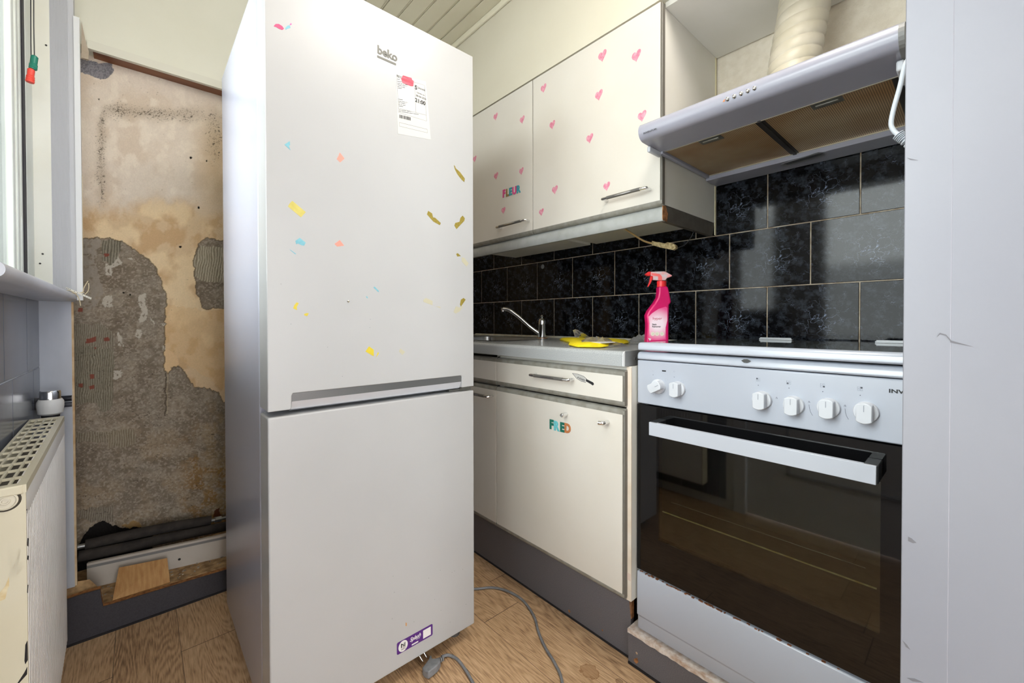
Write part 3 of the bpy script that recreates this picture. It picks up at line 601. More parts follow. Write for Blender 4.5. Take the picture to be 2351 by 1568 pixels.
for (a, b_) in ((0.385, 0.638), (0.118, 0.377)):
    f = link('grease_filter', BX(1.19, 1.504, a, b_, 1.5135, 1.520), FM, hd)
    link('filter_trim', BX(1.1895, 1.192, a, b_, 1.511, 1.521), BRM, f); link('filter_trim', BX(1.502, 1.5045, a, b_, 1.511, 1.521), BRM, f)
    c0 = a+0.125
    link('latch_plate', BX(1.196, 1.226, c0-0.03, c0+0.03, 1.5115, 1.5138), mat('latch_grey', (112, 112, 106), 0.4, 0.5), f)
    link('latch', BXS([(1.205, 1.213, c0-0.022, c0+0.022, 1.5095, 1.512)]), mat('latch_light', (146, 144, 136), 0.35, 0.5), f, bevel=0.0015)
link('filter_divider', BXS([(1.19, 1.504, 0.3765, 0.3855, 1.509, 1.522), (1.19, 1.504, 0.3705, 0.3765, 1.512, 1.522), (1.19, 1.504, 0.3855, 0.3915, 1.512, 1.522)]), DKM, hd)
link('end_filler', BXS([(1.19, 1.504, 0.112, 0.128, 1.5115, 1.5215)]), DKM, hd)
for k in range(5):
    t = k/4; px = 1671+62*t; py = 228-25*t
    c = P(px, py, 0, 1.0665); c.x = 1.0665
    bt = link('push_button', LA([(0.0055, 0.001), (0.0055, -0.001), (0.0043, -0.0035), (0.0034, -0.0052), (0.0015, -0.006)], c, (1, 0, 0), 20), CHROME, hd, smooth=True)
tri = [(1659, 234), (1664, 227), (1664, 233)]
link('warning_triangle', fl(PL(tri, 0, 1.0648), (-1, 0, 0)), mat('orange_print', (206, 120, 60), 0.6), hd)
o_ = P(1477, 307, 0, 1.0635)
text('wordmark', 'INVENTUM', PRINTK, hd, (1.0635, o_.y, o_.z-0.002), (0, -1, 0), (0, 0, 1), 0.0070, 0.0004, 0.0, width=1.12)
lens = PL([(1793, 377), (1878, 349), (1896, 350), (1890, 358), (1808, 380), (1795, 380)], 2, 1.4968)
link('lamp_cover', fl(lens, (0, 0, 1), -0.0015), mat('lamp_slot', (120, 120, 124), 0.3), hd)
link('lamp_slot_edge', fl(PL([(1800, 375), (1880, 352), (1890, 351), (1884, 356), (1808, 378)], 2, 1.4955), (0, 0, 1), -0.0008), mat('slot_dark', (70, 70, 72), 0.4), hd)
# exhaust duct
DU = mat('ivory_flexible_duct', (190, 182, 165), 0.42, c2=(180, 172, 152), scale=18)
bm = bmesh.new(); N = 150; ring = []
bs = Vector((1.395, 0.362, 1.6005)); tp = Vector((1.44, 0.345, 1.968))
path = []; rr = []
turns = 11
nseg = 40; rows = 240; vs = []
for i in range(rows+1):
    t = i/rows; c = bs.lerp(tp, t); c.y += 0.006*math.sin(t*5)
    row = []
    for k in range(nseg):
        a = 2*math.pi*k/nseg; ph = (t*turns - a/(2*math.pi)) % 1.0
        rad = 0.0615+0.0042*(math.sin(math.pi*ph)**0.45)
        if t < 0.03: rad = 0.0615
        row.append(bm.verts.new((c.x+rad*math.cos(a), c.y+rad*math.sin(a), c.z)))
    vs.append(row)
for i in range(rows):
    for k in range(nseg): bm.faces.new((vs[i][k], vs[i][(k+1) % nseg], vs[i+1][(k+1) % nseg], vs[i+1][k]))
du = link('exhaust_duct', bm, DU, smooth=True, angle=75); tag(du, 'ivory ribbed flexible duct rising from the cooker hood', 'duct')
# white power cord hanging at the right end of the hood
pc = thing('hood_power_cord', 'white mains cord hanging in front of the right end of the hood', 'power cord', (1.0, 0.12, 1.4))
XQ = 0.95
cp = [Vector((1.59, -0.05, 1.95)), Vector((1.25, 0.0, 1.80))]+[P(a, b_, 0, XQ) for a, b_ in ((2120, 60), (2094, 120), (2078, 150), (2066, 200), (2052, 250), (2046, 283), (2052, 300), (2066, 312), (2080, 322), (2110, 345))]
link('cord', TU(smooth_path(cp, 8), 0.0036, 12), mat('white_cord', (192, 198, 206), 0.4), pc, smooth=True)
bm = bmesh.new(); sp_ = smooth_path(cp, 8)
for k in range(70, 88, 2):
    if k+1 < len(sp_): tube(bm, [sp_[k], sp_[k].lerp(sp_[k+1], 0.6)], 0.0085, 12)
link('strain_relief', bm, MATS['white_cord'], pc)

# ================================================================== BASE UNITS
BXX = 1.015
c1 = thing('base_cabinet', 'cream base cabinet with FRED letter stickers, beside the cooker', 'cabinet', (1.3, 0.94, 0.2), 'base cabinets')
link('carcass', BXS([(1.034, 1.58, 0.6515, 0.668, 0.206, 0.872), (1.034, 1.58, 1.21, 1.226, 0.206, 0.872), (1.034, 1.58, 0.668, 1.21, 0.206, 0.222), (1.034, 1.06, 0.668, 1.21, 0.85, 0.872), (1.56, 1.58, 0.668, 1.21, 0.222, 0.872)]), CREAMS, c1)
link('edge_strip', BXS([(1.030, 1.034, 0.6512, 0.6665, 0.2065, 0.871)]), mat('cream_lipping', (222, 212, 198), 0.6, c2=(214, 198, 178), scale=14), c1)
link('drip_mark', BX(1.0295, 1.0301, 0.6525, 0.6655, 0.265, 0.285), mat('pale_stain', (214, 192, 178), 0.7), c1)
d1 = cabinet_door('drawer_front', 0.6625, 1.2275, 0.757, 0.862, BXX, c1)
a = P(1217, 862, 0, BXX-0.03); b2 = P(1302, 870, 0, BXX-0.03); bar_handle(a.y, b2.y, (a.z+b2.z)/2-0.001, BXX, d1)
d2 = cabinet_door('door', 0.6625, 1.2275, 0.211, 0.752, BXX, c1)
for (u1, v1) in ((1301, 951), (1396, 969)):
    c = P(u1, v1, 0, BXX)
    if u1 < 1350: pr_ = [(0.0062, 0), (0.0062, 0.018), (0.0066, 0.020), (0.0066, 0.024), (0.005, 0.026)]; link('handle_stub', LA(pr_, c, (-1, 0, 0), 24), CHROME, d2, smooth=True)
    else:
        pth = smooth_path([c, c+Vector((-0.018, 0, 0)), c+Vector((-0.026, 0.006, 0)), c+Vector((-0.028, 0.013, 0))], 6); link('handle_stub', TU(pth, 0.0062, 18), CHROME, d2, smooth=True)
letters('FRED', ('green', 'aqua', 'green', 'copper'), ((1266, 984), (1277, 987.5), (1290.5, 990.5), (1303, 993)), 20, d2, BXX)
# knife sticker
kn = link('knife_sticker', fl(PL([(1314, 857), (1327, 859), (1340, 864), (1347, 870), (1345, 878), (1336, 876), (1324, 869)], 0, BXX-0.0002), (-1, 0, 0)), mat('sticker_grey', (176, 174, 170), 0.5), d1)
kn['label'] = 'printed kitchen knife sticker with a grey blade'
link('knife_sticker_grip', fl(PL([(1346, 870), (1352, 873), (1362, 878), (1364, 882), (1361, 885), (1357, 882), (1350, 878), (1345, 875)], 0, BXX-0.0002), (-1, 0, 0)), PRINTK, d1)
kp = PL([(1314, 857), (1327, 859), (1340, 864), (1347, 870)], 0, BXX-0.0006)
link('blade_outline', TU(kp, 0.0005, 5), PRINTK, d1)
link('blade_outline', TU(PL([(1314, 857), (1324, 869), (1336, 876), (1345, 878)], 0, BXX-0.0006), 0.0005, 5), PRINTK, d1)
A_ = P(1325, 868, 0, BXX-0.0007); B_ = P(1344, 877, 0, BXX-0.0007)
text('sticker_words', 'A KNIFE', PRINTK, d1, A_, (B_-A_), Vector((0, (B_-A_).z, -(B_-A_).y))*(1 if (B_-A_).y < 0 else -1), 0.0085, 0.0002, 0.01)
c2_ = thing('base_cabinet', 'cream base cabinet mostly hidden behind the refrigerator', 'cabinet', (1.3, 1.5, 0.2), 'base cabinets')
link('carcass', BXS([(1.034, 1.58, 1.2275, 1.244, 0.206, 0.872), (1.034, 1.58, 2.08, 2.1, 0.206, 0.872), (1.034, 1.58, 1.244, 2.08, 0.206, 0.222), (1.56, 1.58, 1.244, 2.08, 0.222, 0.872)]), CREAMS, c2_)
d3 = cabinet_door('drawer_front', 1.2305, 1.80, 0.757, 0.862, BXX, c2_, right=False)
d4 = cabinet_door('door', 1.2305, 1.80, 0.211, 0.752, BXX, c2_, right=False)
c = P(1118, 911, 0, BXX-0.03); bar_handle(c.y+0.165, c.y, c.z, BXX, d4)
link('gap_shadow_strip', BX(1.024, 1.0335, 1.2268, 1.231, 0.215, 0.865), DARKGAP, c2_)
# worktop with cut-out for the sink
WTM = mat('speckled_grey_worktop', (172, 174, 174), 0.2, c2=(142, 145, 146), scale=600, detail=2, spec=0.5)
ZT = 0.916
wk = thing('worktop', 'speckled grey laminate worktop with rounded front edge', 'worktop', (1.3, 1.4, ZT))
pf = [(1.04, ZT)]
for k in range(7):
    a = math.pi/2+math.pi/2*k/6; pf.append((1.017+0.012*math.cos(a), ZT-0.012+0.012*math.sin(a)))
pf += [(1.005, 0.8735), (1.04, 0.8735)]
bm = PR([(p[0], 0.6622, p[1]) for p in pf], (0, 1.5, 0))
SX0, SX1, SY0, SY1 = 1.13, 1.44, 1.36, 1.80
for q in ((1.04, SX0, 0.6622, 2.16), (SX1, 1.598, 0.6622, 2.16), (SX0, SX1, 0.6622, SY0), (SX0, SX1, SY1, 2.16)): box(bm, q[0], q[1], q[2], q[3], 0.8735, ZT)
link('slab', bm, WTM, wk, smooth=True, angle=30)
link('end_trim', BXS([(1.012, 1.598, 0.6595, 0.6622, 0.8735, ZT)]+[(1.012, 1.598, 0.6588, 0.6595, 0.876+0.0034*k, 0.878+0.0034*k) for k in range(11)]), mat('ribbed_aluminium', (150, 148, 144), 0.35, 0.7), wk)
link('white_corner', PR([(p[0]-0.0008, 0.6605, p[1]+0.0004) for p in pf[:-1]]+[(1.014, 0.6605, 0.8735), (1.014, 0.6605, ZT-0.012), (1.022, 0.6605, ZT-0.004), (1.04, 0.6605, ZT-0.003)], (0, 0.0022, 0)), mat('white_postform_edge', (224, 226, 226), 0.4), wk)
link('screw', LA([(0.0035, 0), (0.0035, 0.001), (0.001, 0.0015)], (1.062, 0.6588, 0.893), (0, -1, 0), 16), CHROME, wk)
seal = link('sealant_bead', PR([(1.5995, 0.64, ZT+0.0002), (1.5995, 0.64, ZT+0.009), (1.594, 0.64, ZT+0.004), (1.591, 0.64, ZT+0.0002)], (0, 1.5, 0)), mat('white_sealant', (206, 204, 192), 0.5, c2=(186, 178, 152), scale=25)); tag(seal, 'uneven white sealant bead along the foot of the black tiles', 'sealant')
# sink
sk = thing('sink', 'stainless steel sink sunk in the worktop beside the tap', 'sink', (1.3, 1.58, ZT))
bm = bmesh.new(); R0 = [(SX0-0.02, SX1+0.02, SY0-0.02, SY1+0.02, ZT+0.0015), (SX0+0.004, SX1-0.004, SY0+0.004, SY1-0.004, ZT+0.0015), (SX0+0.012, SX1-0.012, SY0+0.012, SY1-0.012, ZT-0.13)]
rg = []
for (a0, a1, b0, b1, zz) in R0:
    ring = []; rc = 0.05
    for (ccx, ccy, s) in ((a1-rc, b1-rc, 0), (a0+rc, b1-rc, 1), (a0+rc, b0+rc, 2), (a1-rc, b0+rc, 3)):
        for j in range(7):
            an = math.pi/2*(s+j/6); ring.append(bm.verts.new((ccx+rc*math.cos(an), ccy+rc*math.sin(an), zz)))
    rg.append(ring)
for i in range(2):
    n = len(rg[i])
    for k in range(n): bm.faces.new((rg[i][k], rg[i][(k+1) % n], rg[i+1][(k+1) % n], rg[i+1][k]))
bm.faces.new(rg[2]); link('basin', bm, STEEL, sk, smooth=True, angle=50)
bm = bmesh.new(); n = len(R0)
link('drain', LA([(0.022, 0), (0.022, 0.002), (0.01, 0.0025)], ((SX0+SX1)/2, (SY0+SY1)/2, ZT-0.1298), (0, 0, 1), 24), CHROME, sk)
# tap
tp_ = thing('tap', 'chrome kitchen mixer tap with an angled spout behind the sink', 'tap', (1.50, 1.455, ZT))
link('body', LA([(0.024, 0.0005), (0.024, 0.006), (0.020, 0.008), (0.020, 0.066), (0.0206, 0.067), (0.0206, 0.071), (0.0195, 0.072), (0.019, 0.086), (0.016, 0.096), (0.010, 0.101)], (1.50, 1.455, ZT), (0, 0, 1), 28), CHROME, tp_, smooth=True)
link('knob', LA([(0.006, 0.099), (0.007, 0.106), (0.0085, 0.110), (0.006, 0.115), (0.002, 0.117)], (1.50, 1.455, ZT), (0, 0, 1), 20), CHROME, tp_, smooth=True)
link('spout', TU(smooth_path([(1.498, 1.46, ZT+0.016), (1.46, 1.50, ZT+0.058), (1.425, 1.546, ZT+0.108), (1.40, 1.575, ZT+0.136), (1.388, 1.59, ZT+0.145), (1.372, 1.606, ZT+0.148)], 8), [0.0105]*41, 14), CHROME, tp_, smooth=True)
link('nozzle', LA([(0.0085, 0), (0.0085, -0.010), (0.0075, -0.011), (0.0075, -0.018)], (1.372, 1.606, ZT+0.152), (0, 0, 1), 20), CHROME, tp_, smooth=True)
link('limescale_ring', LA([(0.027, 0.0003), (0.0265, 0.003), (0.024, 0.004)], (1.50, 1.455, ZT), (0, 0, 1), 24), mat('rusty_scale', (150, 100, 56), 0.8), tp_)
# suction hook on tile
sh = link('suction_disc', LA([(0.012, 0), (0.012, 0.001), (0.008, 0.003), (0.003, 0.006)], P(1246, 612, 0, 1.5992), (-1, 0, 0), 24), mat('clear_grey_plastic', (120, 122, 122), 0.2)); tag(sh, 'small round clear suction disc stuck on a black tile', 'hook')
# flex + connector under the cabinet
cc = thing('light_cable', 'yellowed cable with a cracked connector hanging under the wall cabinet', 'cable', (1.5, 0.9, 1.33))
XC = 1.42
pts = [P(1400, 500, 0, XC), P(1428, 521, 0, XC), P(1452, 537, 0, XC), P(1478, 553, 0, XC), P(1502, 560, 0, XC)]
link('cable', TU(smooth_path(pts, 6), 0.0034, 10), mat('yellowed_cable', (196, 164, 112), 0.5), cc, smooth=True)
cn = PL([(1500, 561), (1502, 554), (1508, 556), (1518, 557), (1532, 560), (1537, 557), (1548, 559), (1556, 565), (1556, 571), (1549, 575), (1520, 569), (1503, 564)], 0, XC+0.006)
link('connector', PR(cn, (-0.016, 0, 0)), mat('aged_cream_plastic', (206, 188, 140), 0.5, c2=(150, 126, 84), scale=120), cc, bevel=0.001)
pts2 = [P(1556, 569, 0, 1.43), P(1572, 562, 0, 1.43), P(1584, 548, 0, 1.43), P(1592, 532, 0, 1.43), P(1590, 515, 0, 1.45)]
link('flex', TU(smooth_path(pts2, 6), 0.0012, 8), BLACKP, cc, smooth=True)

# plinths
pk = thing('kitchen_plinth', 'charcoal plinth board along the base cabinets', 'plinth', (1.08, 1.1, 0))
link('board', BX(1.076, 1.092, 0.681, 2.13, 0.004, 0.2045), PLINTH, pk)
link('floor_gap_shade', BX(1.0735, 1.080, 0.681, 2.13, 0.0, 0.006), CHIPSHADE, pk)  # dark strip painted in as shade under the board
link('chipped_end', PR([(1.0755, 0.6812, 0.2045), (1.0755, 0.70, 0.2045), (1.0755, 0.686, 0.186), (1.0755, 0.6812, 0.13)], (-0.0008, 0, 0)), CHIP, pk)
link('broken_edge', BX(1.077, 1.091, 0.6795, 0.681, 0.12, 0.203), CHIP, pk)
for u, v, r in ((1312, 1412, 0.006), (1283, 1451, 0.003)):
    pass
for (u, v, r) in ((1307, 1403, 0.005), (1383, 1447, 0.003)):
    link('chip', LA([(r, 0), (r*0.6, 0.0006)], P(u, v, 0, 1.0758), (-1, 0, 0), 7), CHIP, pk)
p2 = thing('cooker_plinth', 'charcoal plinth board under the cooker with a screw and chips', 'plinth', (1.07, 0.35, 0))
link('board', BX(1.060, 1.075, -0.09, 0.679, 0.006, 0.101), PLINTH, p2)
link('floor_gap_shade', BX(1.0575, 1.066, -0.09, 0.6785, 0.0, 0.007), CHIPSHADE, p2)  # painted shade line where the board meets the floor
link('screw', LA([(0.0036, 0), (0.0036, 0.001), (0.001, 0.0016)], P(1462, 1499, 0, 1.06), (-1, 0, 0), 12), CHROME, p2)
link('chip', fl(PL([(1455, 1513), (1463, 1510), (1466, 1520), (1461, 1524), (1456, 1518)], 0, 1.0598), (-1, 0, 0)), CHIP, p2)
# white broken board the cooker stands on
WB = mat('flaking_white_board', (214, 204, 196), 0.8, c2=(176, 150, 130), scale=60, bump=0.5, bscale=120)
bm = bmesh.new(); base = []; ytop = 0.672
fr = []
k = 0; yy = ytop
random.seed(3)
while yy > -0.09:
    fr.append((1.046+random.uniform(-0.002, 0.002), yy)); yy -= 0.012
poly = [(x_, y_, 0.1015) for x_, y_ in fr]+[(1.58, -0.09, 0.1015), (1.58, 0.648, 0.1015), (1.098, 0.648, 0.1015), (1.098, ytop, 0.1015)]
wb = link('support_board', PR(poly, (0, 0, 0.012)), WB); tag(wb, 'flaking white board under the cooker with a broken front edge', 'board')

# ================================================================== COOKER
SXX = 1.055; SY0_, SY1_ = 0.05, 0.6475
st = thing('cooker', 'white freestanding gas cooker with black glass oven door', 'cooker', (1.3, 0.35, 0.1135))
link('body', BXS([(1.078, 1.585, SY0_+0.002, SY1_-0.002, 0.155, 0.290), (1.078, 1.585, SY0_+0.002, SY0_+0.02, 0.29, 0.90), (1.078, 1.585, SY1_-0.02, SY1_-0.002, 0.29, 0.90), (1.56, 1.585, SY0_+0.02, SY1_-0.02, 0.29, 0.90), (1.09, 1.56, SY0_+0.02, SY1_-0.02, 0.775, 0.90)]), mat('cooker_side', (196, 198, 200), 0.35), st)
link('control_panel', PR([(SXX, SY0_, 0.7685), (SXX, SY0_, 0.8905), (SXX+0.03, SY0_, 0.8905), (SXX+0.03, SY0_, 0.7685)], (0, SY1_-SY0_, 0)), STOVEW, st, bevel=0.003)
pf = [(1.079, 0.9145), (1.066, 0.9145), (1.058, 0.9115), (1.0535, 0.9055), (1.0525, 0.8925), (1.079, 0.8925)]
ck = link('cooktop_rim', PR([(p[0], SY0_, p[1]) for p in pf], (0, SY1_-SY0_, 0)), STOVEW, st, smooth=True, bevel=0.004)
link('cooktop', BX(1.079, 1.585, SY0_, SY1_, 0.8925, 0.9145), STOVEW, st)
lf = [(1.079, 0.9405), (1.058, 0.9405), (1.052, 0.938), (1.049, 0.932), (1.0485, 0.9185), (1.079, 0.9185)]
ld = link('lid', PR([(p[0], SY0_, p[1]) for p in lf], (0, SY1_-SY0_-0.004, 0)), STOVEW, st, smooth=True, bevel=0.004)
LG = bpy.data.materials.new('smoked_lid_glass'); LG.use_nodes = True; q = LG.node_tree.nodes['Principled BSDF']; q.inputs['Base Color'].default_value = (0.05, 0.06, 0.06, 1); q.inputs['Roughness'].default_value = 0.04; q.inputs['Specular IOR Level'].default_value = 0.5
link('lid_glass', BX(1.0795, 1.50, SY0_+0.002, SY1_-0.006, 0.9345, 0.9400), LG, ld)
for (yy0, yy1) in ((0.385, 0.475), (0.10, 0.19)):
    link('lid_hinge', BXS([(1.495, 1.512, yy0, yy1, 0.9405, 0.9445), (1.498, 1.50, yy0+0.002, yy1-0.002, 0.9445, 0.9475)]), mat('satin_hinge', (150, 152, 154), 0.45, 0.5), ld)
# badge on the rim
bd = PL([(1702, 828), (1708, 824.5), (1716, 824.5), (1724, 829), (1716, 833), (1708, 832.5)], 0, 1.0522)
link('lid_catch', fl(bd, (-1, 0, 0), 0.001), mat('dark_catch', (60, 60, 58), 0.4), st)
# knobs
def knob(px, py, rot, parent, s=1.0):
    c = P(px, py, 0, SXX-0.003); rotm = Matrix.Rotation(rot, 4, 'X'); r = 0.0195*s
    k = link('knob', LA([(r*1.02, 0.006), (r*1.02, -0.002), (r*0.97, -0.0045), (r*0.94, -0.0048)], c, (1, 0, 0), 36), KNOBW, parent, smooth=True)
    bm = bmesh.new(); pts = []; w = r*0.62
    for sgn in (1, -1):
        for j in range(9):
            a = math.acos(w/r); t = (-(math.pi/2-a)+(math.pi-2*a)*0+(2*(math.pi/2-a))*j/8)
            yv = r*math.sin(t)*sgn; zv = r*math.cos(t)*sgn
            pts.append((yv, zv))
    P3 = [c+rotm@Vector((-0.004, p[0], p[1])) for p in pts]
    prism(bm, P3, (-0.0205, 0, 0))
    link('grip', bm, KNOBW, k, bevel=0.0014)
    z1 = c+rotm@Vector((-0.0247, 0, r*0.80)); z0 = c+rotm@Vector((-0.0247, 0, r*0.18))
    d = rotm@Vector((0, 0.0005, 0))
    link('pointer', PR([z1+d, z1-d, z0-d, z0+d], (-0.0004, 0, 0)), PRINTL, k)
    return c
for px, py, rt in ((1511, 887, math.radians(-62)), (1556, 893, 0.0), (1749, 918, 0), (1822, 930, 0), (1902, 936, 0), (1988, 946, 0)):
    knob(px, py, -rt, st)
def outline(pts, t, parent, m_=PRINTL, x=SXX-0.0001, close=True):
    p3 = PL(pts, 0, x); p3 = p3+[p3[0]] if close else p3
    return link('printed_symbol', TU(p3, t, 4), m_, parent)
# burner diagrams and dots above the four right knobs
for (u, v, which, dv) in ((1740.5, 871.5, 0, 13), (1811, 878, 2, 13), (1888.5, 885, 3, 14), (1974.5, 892.5, 1, 15)):
    c = P(u, v, 0, SXX-0.0002); q = 0.0036
    bmf = bmesh.new(); bmo = bmesh.new()
    for i, (a, b_) in enumerate(((q*0.62, q*0.62), (-q*0.62, q*0.62), (q*0.62, -q*0.62), (-q*0.62, -q*0.62))):
        cc_ = c+Vector((0, a, b_)); r = q*0.46; sq = [cc_+Vector((0, r, r)), cc_+Vector((0, -r, r)), cc_+Vector((0, -r, -r)), cc_+Vector((0, r, -r))]
        if i == which: prism(bmf, sq, (-0.0002, 0, 0))
        else: tube(bmo, sq+[sq[0]], 0.00022, 4)
    link('printed_symbol', bmf, PRINT, st); link('printed_symbol', bmo, PRINTL, st)
    link('printed_dot', LA([(0.0009, 0), (0.0009, 0.0003)], P(u+0.5, v+dv, 0, SXX), (-1, 0, 0), 10), PRINT, st)
for (u, v) in ((1499.5, 860.5), (1548, 865.5)): link('printed_dot', LA([(0.0009, 0), (0.0009, 0.0003)], P(u, v, 0, SXX), (-1, 0, 0), 10), PRINT, st)
for (u, v) in ((1513, 870), (1519.5, 886), (1514.5, 901), (1500, 905)): link('printed_dot', fl([P(u-1.3, v-0.5, 0, SXX), P(u+1.3, v-0.5, 0, SXX), P(u+1.3, v+0.6, 0, SXX), P(u-1.3, v+0.6, 0, SXX)], (-1, 0, 0)), PRINTL, st)
for (u, v) in ((1529.5, 872), (1566.5, 875.5), (1571, 898), (1558, 913.5), (1538, 911.5)): outline([(u-2.6, v-2.6), (u+2.6, v-2.3), (u+2.6, v+2.8), (u-2.6, v+2.5)], 0.0002, st)
outline([(1497.5, 850), (1499.5, 853), (1502, 850.5)], 0.0002, st, close=False)
outline([(1546, 853), (1548, 855.5), (1550, 853), (1548, 851)], 0.0002, st)
link('indicator_lamp', BX(SXX-0.0006, SXX, P(1529, 851, 0, SXX).y, P(1520, 851, 0, SXX).y, P(1524, 853, 0, SXX).z, P(1524, 850, 0, SXX).z), BLACKP, st, bevel=0.0004)
for (u, v) in ((1783, 914), (1857.5, 923), (1940, 932)):
    c = P(u, v, 0, SXX-0.0002)
    link('printed_symbol', TU([c+Vector((0, 0.0012, -0.0015)), c+Vector((0, 0.0011, 0.0002)), c+Vector((0, 0, 0.0024)), c+Vector((0, -0.0012, 0)), c+Vector((0, -0.0012, -0.0015))], 0.00035, 4), PRINT, st)
    if u > 1800: link('printed_symbol', TU([P(u+a_, v+b_, 0, SXX-0.0002) for a_, b_ in ((0, 6), (1, 14), (3, 22), (8, 31))], 0.00035, 4), PRINT, st)
oo = P(2040, 901, 0, SXX)
text('wordmark', 'INVENTUM', PRINTK, st, (SXX-0.0003, oo.y, oo.z), (0, -1, 0), (0, 0, 1), 0.0098, 0.0004, 0.03, width=1.35)
# oven door
od = link('oven_door', BXS([(SXX, SXX+0.02, SY0_, SY1_, 0.296, 0.399), (SXX, SXX+0.02, SY0_, SY1_, 0.692, 0.7655), (SXX, SXX+0.02, SY0_, 0.124, 0.399, 0.692), (SXX, SXX+0.02, 0.582, SY1_, 0.399, 0.692)]), BLACKG, st)
link('door_window', BX(SXX, SXX+0.004, 0.124, 0.582, 0.399, 0.692), glassy('oven_glass', (0.55, 0.56, 0.50), 0.02, 0.03), od)
link('oven_cavity', BXS([(1.5, 1.52, 0.09, 0.61, 0.32, 0.76), (1.1, 1.5, 0.09, 0.10, 0.32, 0.76), (1.1, 1.5, 0.60, 0.61, 0.32, 0.76), (1.1, 1.5, 0.1, 0.6, 0.31, 0.33), (1.1, 1.5, 0.1, 0.6, 0.75, 0.765)]), mat('oven_enamel', (84, 84, 72), 0.5, c2=(70, 68, 56), scale=12), st)
link('tray_edge_glint', BXS([(1.0625, 1.0655, 0.13, 0.575, 0.4785, 0.4806)]), mat('tray_glint_cream', (255, 248, 200), 0.3, 0.0, c2=(226, 200, 130), scale=60), st)  # pale bar, its bright colour stands in for a glint on a tray edge
link('oven_rack', TU([(1.085, 0.15, 0.503), (1.085, 0.56, 0.503)], 0.0012, 8), mat('rack_grey', (120, 120, 116), 0.4, 0.6), st)
link('door_handle', BX(SXX-0.056, SXX-0.044, 0.124, 0.579, 0.700, 0.7345), mat('handle_white', (180, 184, 193), 0.3), od, bevel=0.001)
for (a, b_) in ((0.1215, 0.143), (0.56, 0.5805)): link('handle_bracket', BX(SXX-0.050, SXX, a, b_, 0.7005, 0.735), BLACKP, od, bevel=0.0015)
# storage drawer
dw = link('storage_drawer', PR([(SXX, SY0_, 0.2895), (SXX-0.002, SY0_, 0.282), (SXX-0.002, SY0_, 0.165), (SXX+0.003, SY0_, 0.160), (SXX+0.003, SY0_, 0.126), (SXX+0.009, SY0_, 0.118), (SXX+0.025, SY0_, 0.118), (SXX+0.025, SY0_, 0.2895)], (0, SY1_-SY0_, 0)), STOVEW, st, smooth=True, bevel=0.003)
bm = bmesh.new(); random.seed(11)
for k in range(70):
    y = 0.64-abs(random.gauss(0, 0.28)) % 0.58; w_ = random.uniform(0.002, 0.008)
    a0 = SXX-0.0015+random.uniform(0, 0.004); box(bm, a0, a0+random.uniform(0.002, 0.006), y-w_, y, 0.2885, 0.2900+random.uniform(0, 0.0006))
link('rust_spots', bm, RUST, dw)['kind'] = 'stuff'
link('foot', LA([(0.022, 0), (0.022, 0.01), (0.010, 0.012), (0.010, 0.045)], (1.10, 0.605, 0.1137), (0, 0, 1), 24), BLACKP, st)
link('foot', LA([(0.022, 0), (0.022, 0.01), (0.010, 0.012), (0.010, 0.045)], (1.10, 0.10, 0.1137), (0, 0, 1), 24), BLACKP, st)
link('foot', LA([(0.022, 0), (0.022, 0.01), (0.010, 0.012), (0.010, 0.045)], (1.54, 0.605, 0.1137), (0, 0, 1), 24), BLACKP, st)
link('foot', LA([(0.022, 0), (0.022, 0.01), (0.010, 0.012), (0.010, 0.045)], (1.54, 0.10, 0.1137), (0, 0, 1), 24), BLACKP, st)

# ================================================================== REFRIGERATOR
FY = 1.057; FX0, FX1 = 0.212, 0.782
fg = thing('refrigerator', 'tall white fridge freezer dotted with tape scraps and stickers', 'refrigerator', (0.497, 1.38, 0))
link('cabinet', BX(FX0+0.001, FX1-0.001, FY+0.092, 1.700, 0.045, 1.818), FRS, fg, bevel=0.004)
link('gasket', BXS([(FX0+0.008, FX1-0.008, FY+0.078, FY+0.094, 0.06, 0.785), (FX0+0.008, FX1-0.008, FY+0.078, FY+0.094, 0.80, 1.81)]), mat('gasket_grey', (176, 178, 184), 0.5), fg)
up = [(FX0, 1.825), (FX0, 0.7975), (0.2575, 0.7975), (0.2605, 0.8005), (0.2612, 0.829), (0.264, 0.8345), (0.7335, 0.8345), (0.737, 0.831), (0.7375, 0.7975), (FX1, 0.7975), (FX1, 1.825)]
ud = link('upper_door', PR([(p[0], FY, p[1]) for p in up], (0, 0.080, 0)), FRW, fg, bevel=0.0035, seg=3)
ldd = link('lower_door', BX(FX0, FX1, FY, FY+0.080, 0.046, 0.7845), FRW, fg, bevel=0.0035, seg=3)
# grip recess: grey scooped strip under the upper door
pf = [(FY+0.002, 0.8342), (FY+0.004, 0.815), (FY+0.012, 0.8065), (FY+0.02, 0.804), (FY+0.074, 0.802), (FY+0.074, 0.8342)]
link('grip_recess', PR([(0.2612, p[0], p[1]) for p in pf], (0.476, 0, 0)), mat('grip_grey_metal', (128, 130, 132), 0.35, 0.7), ud, smooth=True, angle=25)
link('grip_lip', PR([(0.262, FY+0.0055, 0.8135), (0.262, FY+0.003, 0.8155), (0.262, FY+0.012, 0.796), (0.262, FY+0.03, 0.790), (0.262, FY+0.03, 0.802), (0.262, FY+0.014, 0.804)], (0.474, 0, 0)), mat('grip_silver', (206, 210, 218), 0.3, 0.3), ud)
link('hinge', BXS([(0.738, 0.778, FY+0.012, FY+0.05, 0.785, 0.797), (0.700, 0.742, FY+0.015, FY+0.05, 0.7865, 0.792)]), mat('zinc_hinge', (120, 120, 116), 0.3, 0.8), fg)
link('top_hinge_cover', BX(0.735, 0.775, FY+0.03, FY+0.12, 1.818, 1.838), WHITE, fg, bevel=0.003)
